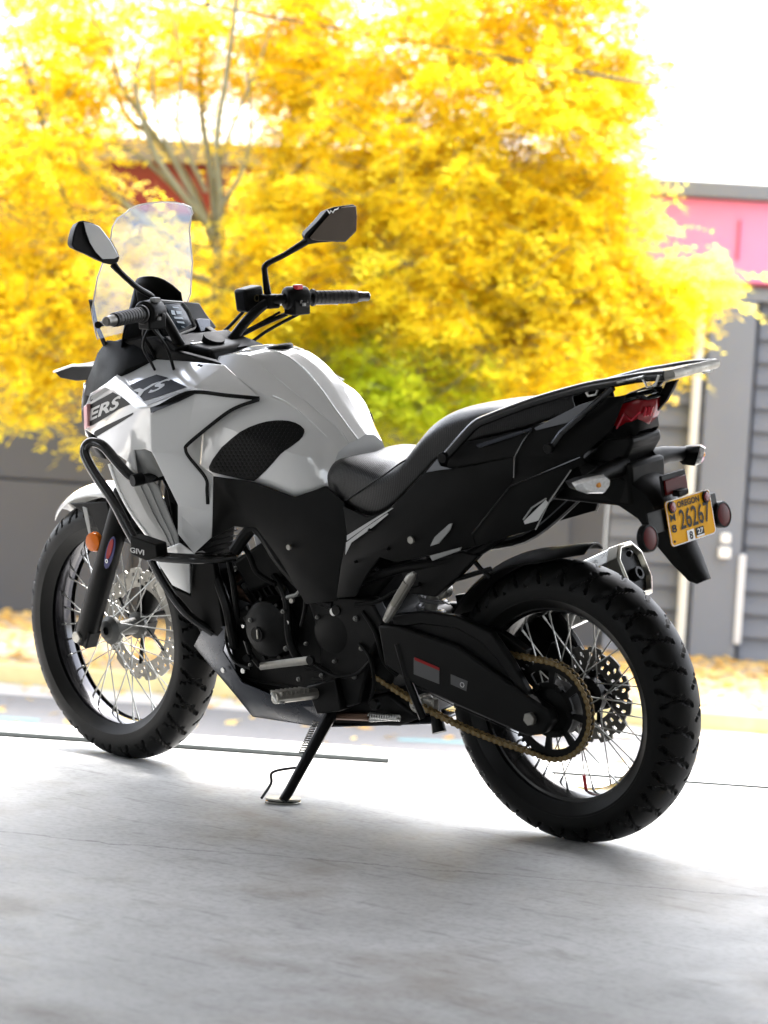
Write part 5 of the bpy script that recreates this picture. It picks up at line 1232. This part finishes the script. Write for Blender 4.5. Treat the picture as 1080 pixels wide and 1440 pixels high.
# throttle body and airbox joint glimpsed behind the frame
mb = MB(); mb.tube([P(405,775,.05), P(425,760,.05)], .026, 16); mb.build('throttle_body', CAST, bike)
mb = MB(); mb.tube([P(408,772,.078), P(416,766,.078)], .028, 18); mb.build('hose_clamp', DULL, bike)
# engine case ribs
for (x0, y0, x1, y1) in ((430,940,520,935), (440,955,510,952), (345,955,420,968)):
    mb = MB(); mb.tube([P(x0, y0, .102), P(x1, y1, .102)], .004, 6); mb.build('case_rib', CAST, engine)
slab('oil_filler_boss', [(340,868),(356,862),(362,872),(346,880)], .08, .135, CAST, .004, parent=engine)
mb = MB(); mb.disc(P(530,990,.115), (0, 1, 0), .013, .014, 16); mb.build('stand_switch', BLK, bike)
slab('regulator', [(545,900),(575,905),(578,935),(548,930)], .06, .11, CAST, .003)
# spoke-shaped cast links of the rear brake torque arm (right side)
mb = MB(); mb.tube([V((-.02, -.10, .36)), V((.10, -.105, .33))], .008, 8); mb.build('caliper_bracket', CAST, bike)
mb = MB(); mb.box((.085, -.085, .40), (.07, .05, .045), Matrix.Rotation(R(-25), 3, 'Y')); mb.build('rear_brake_caliper', CAST, bike, bevel=.006)
# tyre-maker's moulded rings and lettering bars on the sidewalls
for (c_, r_, yy, par, st_) in ((RC, .262, .0775, rear_wheel, False), (RC, .284, .0765, rear_wheel, False), (FC, .277, .0635, front_wheel, True)):
    mb = MB(); mb.lathe([(r_-.0012, -.001), (r_, .0008), (r_+.0012, -.001)], c_+V((0, yy-.0035, 0)), (0, 1, 0), 96); mb.build('sidewall_ring', RUB, par, st=st_)
# ------------------------------------------------------------------ handlebar and controls (steered)
bx, bz = .980, 1.200
bar = [(.980, .41, 1.200), (1.020, .28, 1.204), (1.045, .225, 1.205), (1.072, .18, 1.196), (1.094, .13, 1.155), (1.110, .085, 1.106), (1.128, .05, 1.090), (1.130, .0, 1.090)]
pts = [V(p) for p in bar]+[V((p[0], -p[1], p[2])) for p in reversed(bar[:-1])]
mb = MB(); mb.tube(pts, .0130, 14, smooth=5); hbar = mb.build('handlebar', BLKM, bike, st=True)
for sgn in (1, -1):
    def H(x, y, z): return V((x, sgn*y, z))
    e0, e1 = H(.980, .405, 1.200), H(1.020, .28, 1.204); ax = (e1-e0).normalized()
    prof = [(.0125, 0), (.0170, .001), (.0170, .01), (.0180, .012)]
    for k in range(9): prof += [(.0178, .014+k*.012), (.0178, .022+k*.012), (.0165, .023+k*.012), (.0165, .0255+k*.012)]
    prof += [(.022, .122), (.022, .128), (.0125, .128)]
    mb = MB(); mb.lathe(prof, e0, ax, 20); mb.build('grip', mat('grip rubber', (.012, .012, .011), .55, Specular_IOR_Level=.3), bike, st=True)
    mb = MB(); mb.lathe([(1e-4, -.036), (.009, -.036), (.012, -.033), (.012, -.018), (.0135, -.012), (.0135, 0), (1e-4, 0)], e0, ax, 18); mb.build('bar_end_weight', DISC if sgn > 0 else BLKG, bike, st=True)
    sw = H(1.036, .242, 1.204)
    mb = MB(); mb.lathe([(.014, -.034), (.028, -.032), (.031, -.026), (.031, .022), (.027, .03), (.014, .031)], sw, ax, 16); mb.box(sw+V((-.006, 0, -.022)), (.042, .055, .038)); swo = mb.build('switch_housing', BLK, bike, st=True, bevel=.004)
    mb = MB(); mb.box(sw+V((-.014, -sgn*.004, .030)), (.018, .02, .012)); mb.build('kill_switch' if sgn < 0 else 'dip_switch', REDM if sgn < 0 else SILV, swo, st=True, bevel=.002)
    for k in range(3):
        mb = MB(); mb.box(sw+V((-.032, sgn*(.012-.012*k), -.006-.008*(k % 2))), (.006, .009, .008)); mb.build('switch_button', SILV if k == 1 else BLKG, swo, st=True, bevel=.001)
    pc = H(1.078, .19, 1.198)
    mb = MB(); mb.box(pc, (.045, .038, .036)); mb.build('lever_perch', CAST, bike, st=True, bevel=.005)
    mb = MB(); mb.tube([pc+V((.03, 0, -.006)), H(1.105, .23, 1.19), H(1.085, .30, 1.186), H(1.055, .385, 1.184), H(1.045, .40, 1.184)], [.009, .008, .0075, .0065, .009], 10, smooth=5, flat=1); mb.build('clutch_lever' if sgn > 0 else 'brake_lever', ALU if sgn < 0 else BLKM, bike, st=True)
# brake fluid reservoir (right) and bar clamps
c = V((1.125, -.165, 1.204))
mb = MB(); mb.box(c, (.045, .066, .06), Matrix.Rotation(R(-8), 3, 'X')); rs = mb.build('brake_reservoir', BLK, bike, st=True, bevel=.008)
mb = MB(); mb.lathe([(.006, 0), (.0095, 0), (.0095, .002), (.006, .002), (.006, 0)], c+V((-.022, -.004, .002)), (-1, 0, 0), 20); mb.disc(c+V((-.020, -.004, .002)), (-1, 0, 0), .006, .002, 16); mb.build('sight_glass', mat('sight glass', (.12, .1, .05), .15), rs, st=True)
for sgn in (1, -1):
    mb = MB(); mb.box((1.128, sgn*.045, 1.083), (.045, .035, .05)); mb.build('bar_clamp', BLKM, bike, st=True, bevel=.005)
    mb = MB(); mb.disc(V((1.115, sgn*.045, 1.108)), (0, 0, 1), .007, .006, 10); mb.disc(V((1.140, sgn*.045, 1.108)), (0, 0, 1), .007, .006, 10); mb.build('clamp_bolt', STEEL, bike, st=True)
yc = P(286, 479, 0, st=True)
mb = MB(); q = [yc+V(d) for d in ((-.03, -.06, 0), (.04, -.06, 0), (.04, .06, 0), (-.03, .06, 0))]; q2 = [yc+V(d) for d in ((-.012, -.035, 0), (.012, -.035, 0), (.012, .035, 0), (-.012, .035, 0))]; mb.grid([q, q2], close=True); mb.build('top_yoke_plate', STEEL, bike, st=True, solid=.01, bevel=.003, orient=(0, 0, 1))
mb = MB(); mb.box(yc+V((.01, 0, -.032)), (.085, .15, .04)); mb.build('yoke_cover', BLK, bike, st=True, bevel=.008)
mb = MB(); mb.lathe([(1e-4, .004), (.008, .004), (.009, .002), (.009, -.012)], yc+V((-.045, 0, -.02)), (0, 0, 1), 16); mb.build('ignition_lock', STEEL, bike, st=True)
# cables and hoses
def cable(pts, r_=.004, name='cable'):
    b = MB(); b.tube([V(p) for p in pts], r_, 8, smooth=8); b.build(name, BLK, bike, st=True)
cable([(1.05, -.225, 1.165), (1.09, -.16, 1.135), (1.12, -.08, 1.10), (1.15, .0, 1.08)], .006)
cable([(1.03, -.25, 1.165), (1.075, -.17, 1.12), (1.10, -.10, 1.07)], .0045, 'throttle_cable')
cable([(1.13, -.165, 1.185), (1.16, -.12, 1.13), (1.17, -.05, 1.09), (1.18, .04, 1.04)], .0045, 'brake_hose')
cable([(1.09, .19, 1.18), (1.15, .17, 1.14), (1.17, .12, 1.08), (1.14, .10, .98)], .0045, 'clutch_cable')
cable([(1.04, .235, 1.165), (1.05, .18, 1.11), (1.08, .13, 1.04)], .004, 'switch_cable')

cable([(1.06, -.21, 1.17), (1.12, -.13, 1.12), (1.15, -.03, 1.10), (1.19, .05, 1.07)], .0035, 'switch_cable')
cable([(1.09, .19, 1.185), (1.135, .13, 1.13), (1.16, .04, 1.095), (1.18, -.05, 1.05)], .005, 'wiring_loom')
cable([(1.03, .25, 1.17), (1.07, .24, 1.12), (1.13, .16, 1.06), (1.16, .1, 1.0)], .0035, 'clutch_switch_wire')
# mirrors: stalk, shell, glass
def mirror(glass_px, shell_px, xg, xs, stalk, name, mglass, dx=-.004, st=True):
    g = [PX(px, py, xg, st=st) for px, py in glass_px]; s_ = [PX(px, py, xg+.002, st=st) for px, py in shell_px]
    c = sum(s_, V((0, 0, 0)))/len(s_)
    mb = MB(); back = [c+(p-c)*.82+V((xs, 0, 0)) for p in s_]; back2 = [c+(p-c)*.45+V((xs*1.5, 0, 0)) for p in s_]
    mb.grid([s_, back, back2], close=True); n_ = len(s_); mb.f.append(tuple(range(2*n_, 3*n_))); mb.f.append(tuple(range(n_-1, -1, -1)))
    sh = mb.build('mirror', BLK, bike, st=st, bevel=.003, ang=50)
    mb = MB(); mb.prism(g, (dx, 0, 0)); mb.build('mirror_glass', mglass, sh, st=st, bevel=.0008)
    mb = MB(); mb.tube(stalk, [.010, .0075, .0075, .0075, .010, .013][:len(stalk)], 10, smooth=4); mb.build('mirror_stalk', BLKM, sh, st=st)
    return sh
o4 = lambda pts: [(90+x/4.909, 280+y/4.909) for x, y in pts]
o5 = lambda pts: [(300+x/4.696, 270+y/4.696) for x, y in pts]
gl = o4([(130,158),(195,170),(238,190),(270,228),(318,295),(372,395),(340,412),(262,415),(212,365),(172,300),(145,225)])
shl = o4([(55,320),(62,260),(80,195),(102,152),(135,146),(200,162),(245,186),(282,230),(335,290),(378,372),(388,405),(372,440),(330,455),(280,445),(225,415),(150,380),(75,350)])
gr = o5([(628,300),(700,215),(775,132),(850,100),(935,92),(942,160),(938,255),(868,325),(780,325),(690,322),(648,315)])
shr = o5([(600,300),(610,275),(690,195),(755,115),(800,97),(860,88),(925,80),(945,92),(950,160),(946,262),(875,332),(780,331),(690,338),(620,350)])
XL, XR = 1.075, 1.045
sb = V((1.082, .19, 1.21))
mb_ = PX(164, 376, XL, st=True)
mirror(gl, shl, XL, .035, [sb, sb+V((.004, .003, .025)), sb.lerp(mb_, .45)+V((0, 0, .004)), mb_+V((0, -.01, -.012)), mb_+V((.012, 0, .006))], 'left', MIR)
sbr = V((1.082, -.19, 1.21)); mr_ = PX(430, 340, XR, st=True)
q1 = PX(371, 374, 1.075, st=True)
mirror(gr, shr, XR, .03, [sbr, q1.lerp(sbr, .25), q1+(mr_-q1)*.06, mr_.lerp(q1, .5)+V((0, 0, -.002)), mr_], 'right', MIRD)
gpl2 = o5([(752,120),(768,142),(775,122),(790,136),(800,118),(822,112),(826,102)])
mb = MB(); mb.tube([PX(x, y, XR-.006, st=True) for x, y in gpl2], .0016, 5); mb.build('mirror_mark', WHT, bike, st=True)

# ------------------------------------------------------------------ instrument panel (fixed to the nose)
dp = Plane(PX(228, 425, 1.20), PX(270, 440, 1.20), PX(250, 470, 1.165))
d4 = lambda pts: [(90+x/4.909, 280+y/4.909) for x, y in pts]
mb = MB(); mb.prism([dp.pt(*q) for q in d4([(660,700),(812,712),(850,760),(905,880),(905,905),(770,960),(730,860)])], dp.n*-.035); pod = mb.build('instrument_pod', BLK, bike, bevel=.006)
mb = MB(); mb.prism([dp.pt(*q, .002) for q in d4([(690,722),(800,730),(838,780),(880,870),(775,915),(742,830)])], dp.n*-.004); mb.build('display', LCD, pod, bevel=.001)
mb = MB(); mb.tube([dp.pt(*q, .003) for q in d4([(660,704),(812,716),(852,766),(902,880),(895,895),(775,945)])], .003, 6); mb.build('pod_trim', SILV, pod)
mb = MB()
for (x0, y0, w, h) in ((730, 770, 26, 30), (765, 775, 40, 22), (750, 815, 60, 14), (770, 845, 50, 14), (800, 880, 20, 8), (740, 745, 40, 10)):
    mb.add([dp.pt(*q, .0035) for q in d4([(x0, y0), (x0+w, y0+4), (x0+w+8, y0+h+4), (x0+8, y0+h)])], [(0, 1, 2, 3)])
mb.build('display_digits', mat('lcd digits', (.25, .32, .38), .3), pod, smooth=False)
mb = MB(); mb.prism([dp.pt(*q) for q in d4([(812,702),(935,712),(985,790),(1060,885),(1000,905),(900,850),(850,760)])], dp.n*-.03); mb.build('dash_panel', BLK, bike, bevel=.005)
mb = MB(); mb.prism([dp.pt(*q, .003) for q in d4([(905,830),(935,825),(1000,830),(1010,905),(940,920)])], dp.n*-.004); mb.build('dash_socket_cover', SKID, bike, bevel=.002)
mb = MB(); mb.box((1.25, 0, 1.06), (.14, .20, .09), Matrix.Rotation(R(15), 3, 'Y')); mb.build('dash_body', BLK, bike, bevel=.015)
slab('dash_shroud', [(165,478),(215,474),(240,492),(300,508),(318,514),(300,517),(225,506)], .085, .108, BLK, .004, mirror=True)
slab('steering_cover', [(228,488),(268,486),(296,492),(302,511),(240,513)], -.07, .07, BLK, .01)
mb = MB(); mb.prism([P(*q) for q in ((318,491,-.02), (345,486,-.03), (376,486,-.07), (342,472,-.11), (318,476,-.09))], (0, 0, -.004)); mb.build('fairing_inner_shade', BLK, bike, bevel=.002)  # black sheet paints the shaded inner side of the right fairing
for (x, y) in ((280, 514), (283, 515)):
    mb = MB(); mb.disc(P(x, y, .153), (0, .3, 1), .004, .003, 8); mb.build('fairing_screw', INK, bike)
